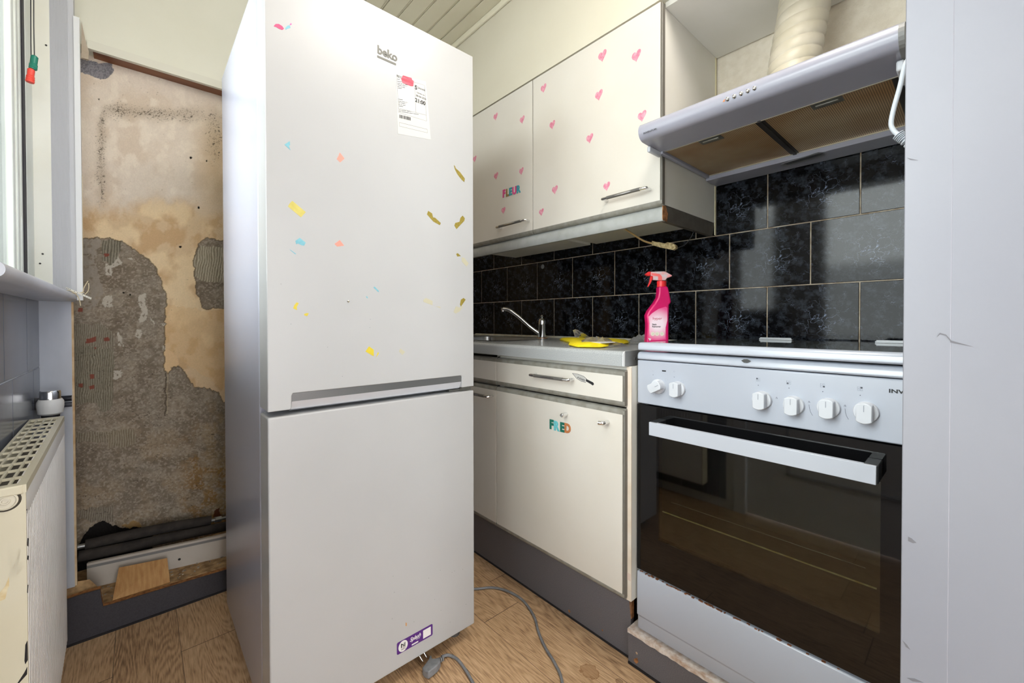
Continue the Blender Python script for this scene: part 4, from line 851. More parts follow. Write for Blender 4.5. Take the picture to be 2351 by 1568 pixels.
link('foot', LA([(0.018, 0), (0.018, 0.012), (0.008, 0.014), (0.008, 0.05)], (0.745, FY+0.06, 0.0), (0, 0, 1), 20), mat('foot_grey', (90, 88, 86), 0.5), fg)
link('foot', LA([(0.018, 0), (0.018, 0.012), (0.008, 0.014), (0.008, 0.05)], (0.25, FY+0.06, 0.0), (0, 0, 1), 20), MATS['foot_grey'], fg)
link('foot', LA([(0.018, 0), (0.018, 0.012), (0.008, 0.014), (0.008, 0.05)], (0.745, 1.65, 0.0), (0, 0, 1), 20), MATS['foot_grey'], fg)
link('foot', LA([(0.018, 0), (0.018, 0.012), (0.008, 0.014), (0.008, 0.05)], (0.25, 1.65, 0.0), (0, 0, 1), 20), MATS['foot_grey'], fg)
# logo
lp = P(866, 121.5, 1, FY); l2 = P(911, 141, 1, FY)
LGO = mat('logo_dark_grey', (92, 92, 84), 0.4)
text('wordmark', 'beko', LGO, ud, (lp.x, FY-0.0004, lp.z), (1, 0, 0), (0, 0, 1), 0.0300, 0.001, 0.03, width=0.94)
a = P(866, 131, 1, FY); b_ = P(909, 142, 1, FY); zt_ = P(866, 127, 1, FY).z
link('logo_bar', BX(a.x, b_.x, FY-0.0008, FY, zt_-0.0052, zt_), LGO, ud)
# tape scraps
TP = {'pink': mat('tape_pink', (212, 76, 122), 0.5), 'aqua': mat('tape_aqua', (124, 184, 198), 0.5, c2=(108, 170, 188), scale=90), 'coral': mat('tape_coral', (226, 146, 130), 0.5), 'yellow': mat('tape_yellow', (204, 192, 104), 0.45, c2=(194, 180, 86), scale=60),
      'gold': mat('tape_gold_glitter', (158, 142, 62), 0.4, c2=(120, 104, 38), scale=500), 'clear': mat('tape_residue', (184, 180, 156), 0.4), 'bright': mat('tape_bright_yellow', (208, 188, 50), 0.4), 'dust': mat('faint_residue', (212, 212, 206), 0.6), 'mag': mat('tape_magenta', (206, 100, 170), 0.5)}
scraps = [('pink', [(629, 59), (633, 55), (640, 55), (648, 60), (652, 66), (648, 69), (640, 66), (634, 62), (629, 61)]), ('aqua', [(655, 64), (660, 59), (665, 58), (667, 64), (660, 66), (656, 69)]), ('mag', [(665, 56), (668, 53), (670, 56), (667, 58)]),
 ('aqua', [(653, 332), (665, 324), (666, 333), (663, 335), (667, 345)]), ('coral', [(780, 350), (791, 364), (781, 373), (773, 365), (777, 358)]), ('yellow', [(671, 461), (702, 487), (691, 499), (661, 474), (665, 467)]),
 ('gold', [(1042, 379), (1045, 382), (1046, 386), (1056, 395), (1067, 410), (1066, 418), (1060, 413), (1050, 400), (1044, 388)]), ('gold', [(983, 484), (992, 490), (994, 499), (999, 500), (1012, 512), (1010, 517), (995, 509), (980, 492)]),
 ('gold', [(1062, 495), (1067, 501), (1066, 507), (1048, 526), (1043, 518), (1045, 512), (1055, 509), (1057, 500)]), ('aqua', [(678, 553), (688, 546), (702, 557), (698, 564), (692, 563), (684, 559), (680, 561)]), ('aqua', [(665, 572), (680, 583), (678, 584), (666, 574)]),
 ('coral', [(768, 560), (780, 551), (790, 564), (774, 566)]), ('gold', [(1047, 583), (1051, 581), (1058, 588), (1050, 589)]), ('clear', [(1060, 591), (1066, 592), (1076, 605), (1071, 612), (1060, 600)]), ('aqua', [(857, 660), (860, 658), (870, 668), (869, 671)]), ('aqua', [(840, 681), (842, 680), (845, 684), (843, 685)]),
 ('clear', [(972, 688), (978, 684), (993, 691), (993, 701), (972, 693)]), ('clear', [(999, 703), (1010, 704), (1012, 708)]), ('gold', [(1058, 688), (1064, 684), (1069, 688), (1058, 704), (1056, 699)]), ('clear', [(1041, 716), (1047, 703), (1054, 706), (1064, 702), (1055, 715), (1046, 720)]),
 ('bright', [(681, 694), (686, 696), (681, 705), (682, 712), (673, 708), (676, 700)]), ('bright', [(698, 721), (703, 719), (709, 719), (705, 726), (699, 724)]), ('bright', [(847, 795), (858, 803), (858, 818), (839, 807)]), ('bright', [(868, 808), (870, 811), (863, 821), (866, 812)]), ('clear', [(919, 800), (930, 808), (924, 815), (916, 807)])]
for i, (cn_, poly) in enumerate(scraps):
    o = link('tape_scrap', fl(PL(poly, 1, FY-0.0001), (0, -1, 0), 0.0004), TP[cn_], ud)
    o['label'] = {'pink': 'pink', 'aqua': 'light blue', 'mag': 'purple', 'coral': 'coral', 'yellow': 'pale yellow', 'gold': 'gold glitter', 'clear': 'faded yellowish', 'bright': 'bright yellow'}[cn_]+' torn tape scrap'
link('magnet', LA([(0.003, 0), (0.0028, 0.002), (0.001, 0.003)], P(799, 692, 1, FY), (0, -1, 0), 14), CHROME, ud)
# specks of dirt
bm = bmesh.new(); random.seed(5)
for (u, v) in [(645, 652), (668, 744), (752, 797), (786, 864), (849, 752), (850, 733)]+[(random.uniform(900, 1080), random.uniform(1290, 1440)) for _ in range(14)]:
    if v > 1430-(u-900)*0.0: continue
    lathe(bm, [(0.0006, 0), (0.0006, 0.0003)], P(u, v, 1, FY), (0, -1, 0), 6)
link('dirt_specks', bm, CHIPSHADE, ldd)['kind'] = 'stuff'
link('brown_mark', fl(PL([(931, 1429), (934, 1430), (934, 1437), (931, 1437)], 1, FY), (0, -1, 0), 0.0003), mat('brown_mark', (196, 150, 104), 0.7), ldd)
# delivery label (paper behind clear pouch)
LBP = mat('label_paper', (198, 198, 195), 0.35)
lb = link('delivery_label', fl(PL([(909, 172), (977, 187), (984, 260), (989, 321), (913, 307)], 1, FY-0.0001), (0, -1, 0), 0.0005), LBP, ud)
lb['label'] = 'white delivery label in a clear pouch with a red scribble'
def onl(u, v): return P(u, v, 1, FY-0.0008)
def lline(pts, t=0.00022): return link('label_rule', TU([onl(*p) for p in pts], t, 4), PRINT, lb)
lline([(911, 176.5), (953, 189), (975, 196), (979.5, 278), (915, 258), (911, 176.5)]); lline([(952, 189), (955, 258.5)]); lline([(914.5, 248), (979, 264.5)]); lline([(917, 281), (981, 297), (981.5, 305), (917, 289.5), (917, 281)])
def ltext(s, u, v, size, bold=0.0, mtl=PRINTK, width=1.0): 
    return text('label_text', s, mtl, lb, onl(u, v), (1, 0, 0), (0, 0, 1), size, 0.0002, bold, width=width)
ltext('RETOUR', 910.5, 175.5, 0.0072, 0.01)
ltext('S', 952.5, 204, 0.0155, 0.03); ltext('SAHAR', 959, 203, 0.0078, 0.0)
ltext('Ophalen op:', 956.5, 213, 0.0052); ltext('08-04-2026', 955, 220.5, 0.0070, 0.01); ltext('21:00', 953, 233, 0.0150, 0.03, width=0.98)
bm = bmesh.new()
def words(bm, u, v, wl, h=0.0011):
    x_ = u
    for w_ in wl:
        a = onl(x_, v+(x_-u)*0.16); b_ = onl(x_+w_, v+(x_+w_-u)*0.16); prism(bm, [a, b_, b_+Vector((0, 0, h)), a+Vector((0, 0, h))], (0, -0.0002, 0)); x_ += w_+1.4
for (u, v, wl) in ((912, 182, (6,)), (912.5, 187, (10,)), (912.5, 191.5, (6, 4, 3, 7)), (913, 195, (9, 8, 2)), (913, 199, (5, 3, 6)), (913.5, 202.5, (9,)), (914.5, 228, (10,)), (914.5, 232.5, (7, 7, 2, 1)), (915, 236, (4, 9, 1)), (915, 240, (4, 3, 6)), (915.5, 243.5, (10,)), (916, 252.5, (4, 11, 7, 1)), (916, 256, (5, 16, 8, 12))): words(bm, u, v, wl)
link('label_small_print', bm, PRINT, lb)
bm = bmesh.new(); u = 917.0; random.seed(2)
while u < 942:
    w_ = random.choice((0.6, 0.8, 1.3)); v = 263+(u-917)*0.25
    a = onl(u, v); b_ = onl(u+w_, v); prism(bm, [a, b_, b_-Vector((0, 0, 0.0092)), a-Vector((0, 0, 0.0092))], (0, -0.0002, 0)); u += w_+random.choice((0.5, 0.7, 1.0))
link('barcode', bm, PRINTK, lb)
link('red_scribble', fl(PL([(921, 181), (925, 173), (945, 179), (946, 183), (950, 186), (949, 198), (944, 198), (924, 190)], 1, FY-0.001), (0, -1, 0), 0.0002), mat('red_marker', (192, 52, 74), 0.5, c2=(212, 92, 110), scale=260, stretch=(0.2, 1, 1)), lb)
# purple sticker
pcn = [P(u, v, 1, FY) for u, v in ((911, 1478), (993, 1430), (993, 1459), (911, 1503))]
x0, x1 = pcn[0].x, pcn[1].x; zt = (pcn[0].z+pcn[1].z)/2; zb = (pcn[2].z+pcn[3].z)/2
def rrect(x0, x1, z0, z1, r, y):
    out = []
    for (cx_, cz_, s) in ((x1-r, z1-r, 0), (x0+r, z1-r, 1), (x0+r, z0+r, 2), (x1-r, z0+r, 3)):
        for j in range(5): a = math.pi/2*(s+j/4); out.append(Vector((cx_+r*math.cos(a), y, cz_+r*math.sin(a))))
    return out
ps = link('service_sticker', fl(rrect(x0, x1, zb, zt, 0.004, FY-0.0001), (0, -1, 0), 0.0004), mat('purple_sticker', (82, 38, 122), 0.35), ldd); ps['label'] = 'purple service sticker with white lettering'
WST = mat('sticker_white', (226, 226, 224), 0.45)
W_ = x1-x0; H_ = zt-zb; ys = FY-0.0006
link('sticker_disc', fl([Vector((x0+W_*0.165+0.0140*math.cos(2*math.pi*k/36), ys, zb+H_*0.5+0.0150*math.sin(2*math.pi*k/36))) for k in range(36)], (0, -1, 0), 0.0002), WST, ps)
nx, nz = x0+W_*0.165, zb+H_*0.5
bm = bmesh.new(); y_ = ys-0.0003
prism(bm, [(nx-0.0065, y_, nz-0.003), (nx-0.0065, y_, nz+0.0085), (nx-0.004, y_, nz+0.0085), (nx+0.002, y_, nz+0.002), (nx+0.002, y_, nz+0.0075), (nx+0.0035, y_, nz+0.0075), (nx+0.0035, y_, nz-0.001), (nx+0.002, y_, nz-0.001), (nx-0.0035, y_, nz+0.005), (nx-0.0035, y_, nz-0.003)], (0, -0.0002, 0))
prism(bm, [(nx+0.0065, y_, nz+0.0085), (nx+0.0065, y_, nz-0.003), (nx+0.0045, y_, nz-0.003), (nx-0.001, y_, nz-0.0028), (nx-0.001, y_, nz-0.0015), (nx+0.0045, y_, nz-0.0015), (nx+0.0045, y_, nz+0.0085)], (0, -0.0002, 0))
link('contactless_mark', bm, PRINTK, ps)
text('sticker_words', 'NFC', PRINTK, ps, (nx-0.0062, y_, nz-0.0105), (1, 0, 0), (0, 0, 1), 0.0078, 0.0002, 0.0)
text('sticker_words', 'Splash', WST, ps, (x0+W_*0.345, ys, zb+H_*0.50), (1, 0, 0), (0, 0, 1), 0.0150, 0.0002, 0.02, shear=0.35, width=0.92)
text('sticker_words', 'LEASE', WST, ps, (x0+W_*0.52, ys, zb+H_*0.38), (1, 0, 0), (0, 0, 1), 0.0038, 0.0002, 0.0, width=1.1, space=1.2)
link('sticker_white_bar', BX(x0+W_*0.40, x0+W_*0.58, ys-0.0002, ys, zb+H_*0.11, zb+H_*0.22), WST, ps)
link('sticker_white_square', BX(x0+W_*0.72, x0+W_*0.945, ys-0.0002, ys, zb+H_*0.14, zb+H_*0.84), WST, ps)

# mains plug and lead on the floor
GP = mat('grey_cable_plastic', (132, 134, 138), 0.45, c2=(116, 118, 122), scale=60)
pg = thing('mains_plug', 'grey mains plug with a long grey lead on the wood floor', 'plug', (0.66, 1.0, 0))
pt = [(1018, 1500), (1010, 1503)]
path = [P(1014, 1508, 2, 0.012), P(1030, 1504, 2, 0.006), P(1050, 1514, 2, 0.0052), P(1070, 1540, 2, 0.0052), P(1090, 1575, 2, 0.0052), P(1130, 1640, 2, 0.0052), P(1210, 1700, 2, 0.0052), P(1290, 1660, 2, 0.0052), P(1291, 1568, 2, 0.0052), P(1275, 1525, 2, 0.0052), P(1252, 1487, 2, 0.0052), P(1236, 1450, 2, 0.0052), P(1226, 1415, 2, 0.0052), P(1200, 1378, 2, 0.0052), P(1165, 1357, 2, 0.0052), P(1130, 1349, 2, 0.0052), P(1090, 1352, 2, 0.0052)]
path += [Vector((0.84, 1.32, 0.0052)), Vector((0.80, 1.6, 0.006)), Vector((0.76, 1.76, 0.006))]
link('lead', TU(smooth_path(path, 10), 0.0042, 10), GP, pg, smooth=True)
# plug body: oriented from cable end toward the fridge
c0 = P(1016, 1510, 2, 0.012); c1_ = P(982, 1528, 2, 0.016)
dv = (c1_-c0).normalized(); 
bp = PL([(969, 1535), (984, 1515), (986, 1508), (990, 1504), (992, 1513), (1003, 1513), (1010, 1512), (1012, 1517), (1005, 1528), (996, 1536), (984, 1545), (974, 1541)], 2, 0.022)
for p in bp: p.z = 0.003
link('plug_body', PR(bp, (0, 0, 0.022)), GP, pg, bevel=0.004, seg=3)
bm = bmesh.new()
for k in range(4):
    a = P(1003+4.0*k, 1519-2.0*k, 2, 0.012); b_ = P(1005+4.0*k, 1518-2.0*k, 2, 0.012); tube(bm, [a, b_], 0.0085-0.0008*k, 12)
link('strain_relief', bm, GP, pg)
for (a, b_) in (((971, 1519), (963, 1506)), ((980, 1510), (972.5, 1497))):
    q0 = P(a[0], a[1], 2, 0.016); q1 = P(b_[0], b_[1], 2, 0.030); link('pin', TU([q0, q1], 0.0021, 12), CHROME, pg, smooth=True)

# ================================================================== THINGS ON THE WORKTOP
bt = thing('spray_bottle', 'pink stain remover spray bottle with a red and clear trigger head', 'bottle', (1.30, 0.715, ZT))
ang = math.radians(-24)
cb = Vector((1.32, 0.728, ZT+0.0005)); RR = Vector((math.cos(ang-0.35), math.sin(ang-0.35), 0)); NN = Vector((RR.y, -RR.x, 0)).normalized()
if NN.dot(-cb) < 0: NN = -NN
DD = cb.dot(WV)/1.0
def bp_(u, v, off=0.0):
    """bottle outline measured in the photo, on the bottle's own upright front plane"""
    d = WV+RV*((u-CX)/F)-UV*((v-CY)/F); c = cb+NN*0.018
    t = (c-EYE).dot(NN)/d.dot(NN); return EYE+d*t+NN*off
PINKB = mat('magenta_plastic', (214, 22, 104), 0.3, c2=(206, 16, 96), scale=8)
body = [(1484, 792), (1486, 770), (1487, 745), (1485, 724), (1490, 713), (1503, 696), (1511, 683), (1513, 670), (1513, 657), (1534, 657), (1538, 673), (1542, 694), (1537, 700), (1536.5, 720), (1536, 760), (1536, 792)]
bb_ = [bp_(*p) for p in body]
for p in (bb_[0], bb_[-1]): p.z = ZT+0.0005
link('bottle_body', PR(bb_, -NN*0.036), PINKB, bt, bevel=0.006, seg=4)
labp = [(1490, 774), (1491, 742), (1489, 727), (1497, 719), (1512, 709), (1528, 704), (1532, 707), (1532, 735), (1528, 752), (1528, 774), (1529, 780), (1491, 782)]
LBM = bpy.data.materials.new('pink_label'); LBM.use_nodes = True; nt = LBM.node_tree; bs_ = nt.nodes['Principled BSDF']; tcn = nt.nodes.new('ShaderNodeTexCoord'); gr = nt.nodes.new('ShaderNodeVectorMath'); gr.operation = 'DISTANCE'
nt.links.new(tcn.outputs['Object'], gr.inputs[0]); lc = bp_(1510, 744)-Vector((1.30, 0.715, ZT)); gr.inputs[1].default_value = lc
r_ = nt.nodes.new('ShaderNodeValToRGB'); nt.links.new(gr.outputs['Value'], r_.inputs[0]); r_.color_ramp.elements[0].position = 0.018; r_.color_ramp.elements[0].color = (*lin((248, 226, 236)), 1); r_.color_ramp.elements[1].position = 0.056; r_.color_ramp.elements[1].color = (*lin((232, 78, 142)), 1)
nt.links.new(r_.outputs[0], bs_.inputs['Base Color']); bs_.inputs['Roughness'].default_value = 0.35
lab = link('bottle_label', fl([bp_(*p, off=0.0002) for p in labp], NN, 0.0005), LBM, bt)
RB = NN.cross(Vector((0, 0, 1))); RB = RB if RB.dot(RV) > 0 else -RB
text('label_text', 'hyper', mat('label_crimson', (190, 40, 80), 0.5), lab, bp_(1498, 734, 0.0010), RB, (0, 0, 1), 0.0135, 0.0002, 0.0)
text('label_text', 'Stain', PRINTK, lab, bp_(1497, 746.5, 0.0010), RB, (0, 0, 1), 0.0078, 0.0002, 0.02)
text('label_text', 'Remover', PRINTK, lab, bp_(1497, 751.5, 0.0010), RB, (0, 0, 1), 0.0078, 0.0002, 0.02)
for u in (1498.5, 1508.5, 1519.5):
    c = bp_(u, 766.5, 0.0008); link('label_icon', LA([(0.0068, 0), (0.0068, 0.0003)], c, NN, 24), mat('icon_cream', (232, 224, 206), 0.5), lab)
    link('label_icon', TU([c+NN*0.0005+RB*0.0028*math.cos(k*math.pi/3+u)+Vector((0, 0, 0.0028*math.sin(k*math.pi/3+u))) for k in range(6)], 0.0003, 4), mat('icon_green', (150, 168, 150), 0.6), lab)
link('label_icon', fl([bp_(1488, 776, 0.0008), bp_(1495, 777.5, 0.0008), bp_(1492, 783, 0.0008)], NN, 0.0002), WST, lab)
ax = bp_(1523, 650, -0.018)
REDP = mat('red_plastic', (226, 44, 48), 0.35); CLR = glassy('clear_plastic', (0.99, 0.99, 0.98), 0.05, 0.15, 0.13)
link('collar', LA([(0.0155, 0), (0.0155, 0.020), (0.0150, 0.0205)], (ax.x, ax.y, bp_(1523, 657).z-0.002), (0, 0, 1), 32), REDP, bt, smooth=True)
hd_ = [bp_(*p) for p in ((1496, 623), (1525, 622), (1529, 622), (1546, 631), (1545, 634), (1534, 638), (1530, 643), (1514, 643), (1502, 642), (1502, 633), (1495, 632))]
link('trigger_head', PR([p-NN*0.010 for p in hd_], -NN*0.016), mat('milky_clear_plastic', (206, 196, 200), 0.12, c2=(236, 150, 150), scale=60, spec=0.7), bt, bevel=0.003)
noz = [bp_(*p) for p in ((1484, 629), (1487, 626), (1491, 623), (1496, 622.5), (1496, 632), (1490, 632.5), (1486, 630))]
link('nozzle', PR([p-NN*0.009 for p in noz], -NN*0.018), REDP, bt, bevel=0.0015)
trg = [bp_(*p) for p in ((1497, 632), (1502, 633), (1500, 642), (1496, 651), (1491, 658), (1490, 657), (1494, 647))]
link('trigger', PR([p-NN*0.013 for p in trg], -NN*0.010), REDP, bt, bevel=0.0012)
link('spring_core', PR([p-NN*0.0095 for p in [bp_(*q) for q in ((1498, 626), (1516, 628), (1522, 634), (1522, 643), (1513, 643), (1513, 634), (1498, 631))]], -NN*0.001), mat('inner_red', (240, 110, 108), 0.4), bt)

# yellow cloth in torn clear wrapping
pk_ = thing('cloth_package', 'bright yellow cloth in crumpled clear wrapping on the worktop', 'package', (1.3, 1.05, ZT))
YEL = mat('yellow_cloth', (240, 218, 24), 0.6, c2=(226, 200, 10), scale=60, bump=0.3, bscale=120)
def topz(u, v, z): return P(u, v, 2, z)
outline_y = [(1289, 779, 0), (1310, 776, 1), (1340, 778, 1), (1362, 777, 1), (1395, 782, 1), (1440, 783, 1), (1446, 784, 0), (1420, 793, 0), (1408, 797, 0), (1380, 794, 0), (1330, 797, 0), (1306, 798, 0), (1312, 791, 0)]
# lay it out on the worktop: depth from the photo, thickness ~1 cm
bm = bmesh.new(); random.seed(9)
fy = [(1.41, 1.245), (1.49, 1.12), (1.46, 0.94), (1.36, 0.87), (1.22, 0.83), (1.075, 0.79), (1.04, 0.85), (1.09, 0.93), (1.19, 1.01), (1.28, 1.11), (1.36, 1.21)]
n_ = len(fy); cxm = sum(p[0] for p in fy)/n_; cym = sum(p[1] for p in fy)/n_
rings = []
for (s, z) in ((1.0, 0.0006), (1.03, 0.005), (0.96, 0.012), (0.6, 0.015), (0.25, 0.013)):
    rings.append([bm.verts.new((cxm+(p[0]-cxm)*s, cym+(p[1]-cym)*s, ZT+max(z+random.uniform(-0.002, 0.003)*(z > 0.004), 0.0006))) for p in fy])
for i in range(len(rings)-1):
    for k in range(n_): bm.faces.new((rings[i][k], rings[i][(k+1) % n_], rings[i+1][(k+1) % n_], rings[i+1][k]))
bm.faces.new(rings[0][::-1]); bm.faces.new(rings[-1])
link('cloth', bm, YEL, pk_, smooth=True, angle=50)
def crumple(name, cx_, cy_, rx, ry, h, rot, seed, z0=0.001, m_=CLR, nseg=26, nr=12):
    random.seed(seed); bm = bmesh.new(); rr_ = []
    ph = [random.uniform(0, 6.28) for _ in range(6)]
    for i in range(nr):
        t = i/(nr-1); row = []
        for k in range(nseg):
            a = 2*math.pi*k/nseg; s = (1-t)*(1+0.10*math.sin(3*a+ph[0])+0.07*math.sin(7*a+ph[1]))
            xx = rx*s*math.cos(a); yy_ = ry*s*math.sin(a)
            z = z0+h*max(0.03, (1-(1-t)**2))*(0.75+0.35*math.sin(4*a+ph[2]+3*t)+random.uniform(-0.2, 0.2)*(t > 0.05))
            row.append(bm.verts.new((cx_+xx*math.cos(rot)-yy_*math.sin(rot), cy_+xx*math.sin(rot)+yy_*math.cos(rot), ZT+max(z, 0.0008))))
        rr_.append(row)
    for i in range(nr-1):
        for k in range(nseg): bm.faces.new((rr_[i][k], rr_[i][(k+1) % nseg], rr_[i+1][(k+1) % nseg], rr_[i+1][k]))
    return link(name, bm, m_, pk_)
crumple('wrapping', 1.20, 0.90, 0.15, 0.10, 0.024, 0.5, 4)
crumple('wrapping', 1.42, 0.84, 0.08, 0.075, 0.030, 0.5, 14)
# upstanding folded flap of film
bm = bmesh.new(); fl0 = P(1318, 757, 0, 1.40); rows_ = []
for i in range(10):
    t = i/9; u = 1315+t*50; row = []
    for j in range(5):
        s = j/4; v = (755+abs(t-0.15)*22+8*t*t)+s*(777-(755+abs(t-0.15)*22+8*t*t)); row.append(bm.verts.new(P(u+6*s*(1-t), min(v, 779), 0, 1.40+0.02*math.sin(t*9+s*4))))
    rows_.append(row)
for i in range(9):
    for j in range(4): bm.faces.new((rows_[i][j], rows_[i+1][j], rows_[i+1][j+1], rows_[i][j+1]))
link('film_flap', bm, CLR, pk_, smooth=True)
link('paper_insert', PR([(1.09, 0.80, ZT+0.0138), (1.17, 0.80, ZT+0.0138), (1.20, 0.84, ZT+0.0138), (1.12, 0.86, ZT+0.0138)], (0, 0, 0.002)), mat('insert_white', (222, 218, 210), 0.6), pk_)

# ================================================================== LEFT SIDE: radiator
RX = -0.152; RY0, RY1, RZ0, RZ1 = 0.985, 1.625, 0.12, 0.749
rd = thing('radiator', 'cream panel radiator with top grille under the window', 'radiator', (-0.182, 1.4, 0.12))
bm = bmesh.new(); box(bm, -0.163, RX-0.003, RY0+0.004, RY1+0.03, RZ0, RZ1-0.012)
yy = RY0+0.05
link('front_panel', bm, RADF, rd, bevel=0.003)
bm = bmesh.new(); yy = RY0+0.018
while yy < RY1+0.022:
    box(bm, RX-0.0035, RX-0.0012, yy, yy+0.0095, RZ0+0.01, RZ1-0.05); yy += 0.0165
link('ribs', bm, RADF, rd, bevel=0.0012)
link('shoulder', PR([(-0.165, RY0+0.006, RZ1-0.003), (RX-0.006, RY0+0.006, RZ1-0.006), (RX-0.001, RY0+0.006, RZ1-0.018), (RX-0.001, RY0+0.006, RZ1-0.05), (-0.165, RY0+0.006, RZ1-0.05)], (0, RY1-RY0+0.02, 0)), RADF, rd, smooth=True)
bm = bmesh.new(); box(bm, -0.213, -0.163, RY0, RY0+0.003, RZ0, RZ1-0.028); box(bm, -0.171, -0.153, RY0-0.0005, RY0+0.004, RZ0, RZ1-0.004)
link('end_plate', bm, RADW, rd)
link('end_frame', BXS([(-0.228+0.012, -0.155, RY0-0.004, RY0+0.006, RZ1-0.014, RZ1), ]), RADW, rd, bevel=0.002)
# grille: rails and slots
bm = bmesh.new(); gx0, gx1 = -0.2135, -0.1555
for k in range(5):
    xg = gx0+(gx1-gx0-0.004)*k/4; box(bm, xg, xg+(0.0045 if k in (0, 4) else 0.003), RY0, RY1, RZ1-0.004, RZ1)
k = 0; y = RY0
while y < RY1+0.001:
    wd_ = 0.012 if (k == 0 or y > RY1-0.04) else 0.0045; box(bm, gx0, gx1, y, min(y+wd_, RY1+0.006), RZ1-0.0038, RZ1+0.0002); y += 0.0522; k += 1
box(bm, gx1-0.006, gx1+0.0035, RY0-0.003, RY1+0.006, RZ1-0.012, RZ1+0.0004)
box(bm, gx0, gx1+0.0035, RY1-0.004, RY1+0.006, RZ1-0.012, RZ1+0.0003)
link('top_grille', bm, RADW, rd)
link('convector', BXS([(-0.209, -0.168, RY0+0.01, RY1-0.01, RZ0+0.02, RZ1-0.05)]), mat('convector_dark', (96, 92, 84), 0.7), rd)
link('back_panel', BX(-0.2135, -0.2095, RY0, RY1, RZ0, RZ1-0.004), RADW, rd)
rc_ = P(12, 1150, 1, RY0); rc_.x -= 0.0190
link('end_cap_hole', LA([(0.0165, 0), (0.0165, 0.0006)], (rc_.x, RY0, rc_.z), (0, -1, 0), 28), mat('cap_shadow_gap', (60, 54, 44), 0.8), rd)
link('round_cap', LA([(0.0135, 0.0006), (0.0135, 0.003), (0.0115, 0.004), (0.0105, 0.0025), (0.006, 0.0025), (0.005, 0.004), (0.0035, 0.004), (0.003, 0.002)], (rc_.x, RY0, rc_.z), (0, -1, 0), 28), mat('cap_beige', (206, 200, 182), 0.4), rd, smooth=True, angle=30)
for pts in ([(63, 1235), (66, 1236), (65, 1255), (62, 1252)], [(63, 1275), (66, 1276), (65, 1286), (62, 1284)], [(58, 1480), (63, 1470), (64, 1515), (58, 1525), (56, 1517)], [(63, 1530), (62, 1548), (44, 1568), (40, 1568), (55, 1545)], [(60, 1170), (63, 1168), (61, 1173)], [(63, 1342), (65, 1343), (64, 1362), (62, 1360)]):
    link('paint_chip', fl([p-Vector((0.0190, 0, 0)) for p in PL(pts, 1, RY0-0.0006)], (0, -1, 0), 0.0004), CHIPSHADE, rd)
link('stain', fl([p-Vector((0.0190, 0, 0)) for p in PL([(20, 1262), (35, 1255), (48, 1262), (46, 1280), (55, 1302), (40, 1320), (28, 1335), (18, 1350), (12, 1375), (0, 1380), (0, 1360), (12, 1345), (24, 1315), (22, 1290)], 1, RY0-0.0003)], (0, -1, 0), 0.0002), mat('yellow_brown_stain', (205, 182, 132), 0.6, c2=(222, 212, 180), scale=60), rd)
for ch in rd.children_recursive:
    base = ROOT[rd.name]
    for v_ in ch.data.vertices: v_.co.x -= 0.0300*((v_.co.y+base.y)-1.62)
# valve
vc = P(115, 925, 1, 1.72); vr = 0.0255*1.05
vl = thing('radiator_valve', 'white and chrome thermostat valve head beside the radiator grille', 'valve', (vc.x, 1.70, 0.70))
vx = P(116, 950, 1, 1.70).x
def vz(v): return P(115, v, 1, 1.70).z
link('valve_head', LA([(0.018, vz(952)), (0.0245, vz(948)), (0.0265, vz(932)), (0.0262, vz(922)), (0.0225, vz(916))], (vx, 1.70, 0), (0, 0, 1), 36), mat('valve_white', (212, 212, 210), 0.4), vl, smooth=True, angle=35)
link('chrome_cap', LA([(0.0205, vz(916)), (0.0205, vz(900)), (0.019, vz(897)), (0.012, vz(896.5))], (vx, 1.70, 0), (0, 0, 1), 36), CHROME, vl, smooth=True, angle=35)
link('valve_stem', LA([(0.012, vz(990)), (0.012, vz(958)), (0.018, vz(957)), (0.018, vz(952))], (vx, 1.70, 0), (0, 0, 1), 24), BLACKP, vl)
link('valve_pipe', TU([(vx, 1.70, 0.18), (vx, 1.70, vz(988))], 0.008, 12), mat('pipe_grey', (150, 150, 150), 0.4), vl, smooth=True)
link('valve_connector', TU([(vx, 1.70, vz(985)), (vx, 1.66, vz(985))], 0.009, 12), MATS['pipe_grey'], vl, smooth=True)
# two dark profile strips across the casing
ds = link('dark_tile_strip', TU([(-0.213, 1.795, 0.775), (-0.1515, 1.795, 0.775)], 0.0085, 14), mat('black_glazed_profile', (38, 40, 46), 0.12), smooth=True); tag(ds, 'upper dark glazed strip across the grey casing behind the valve', 'tile strip')
ds = link('dark_tile_strip', TU([(-0.213, 1.795, 0.7565), (-0.1515, 1.795, 0.7565)], 0.0072, 14), mat('grey_glazed_profile', (70, 72, 80), 0.15), smooth=True); tag(ds, 'lower slate grey glazed strip across the grey casing behind the valve', 'tile strip')

# pull cords with green and red ends
pd = thing('blind_cord', 'pair of black blind cords with green and red tassels at the window', 'cord', (-0.19, 1.55, 1.6))
XP = 1.60
for (u0, u1, vend, col, nm) in ((77.5, 77, 150, (14, 112, 92), 'green_tassel'), (71, 69, 180, (214, 62, 46), 'red_tassel')):
    pass
link('cord', TU([P(77, -190, 1, XP), P(77.5, 60, 1, XP), P(79, 130, 1, XP)], 0.0011, 8), BLACKP, pd)
link('cord', TU([P(70, -190, 1, XP), P(71, 100, 1, XP), P(72, 160, 1, XP)], 0.0011, 8), BLACKP, pd)
a = P(79.5, 128, 1, XP); b_ = P(75.5, 159, 1, XP); d = (b_-a)
link('tassel', LA([(0.0040, 0), (0.0068, 0.003), (0.0066, d.length*0.6), (0.0078, d.length*0.7), (0.0072, d.length*0.74), (0.0078, d.length*0.8), (0.0072, d.length*0.85), (0.0078, d.length*0.92), (0.0070, d.length)], a, d, 20), mat('green_plastic', (14, 116, 94), 0.35), pd)['label'] = 'green ribbed tassel'
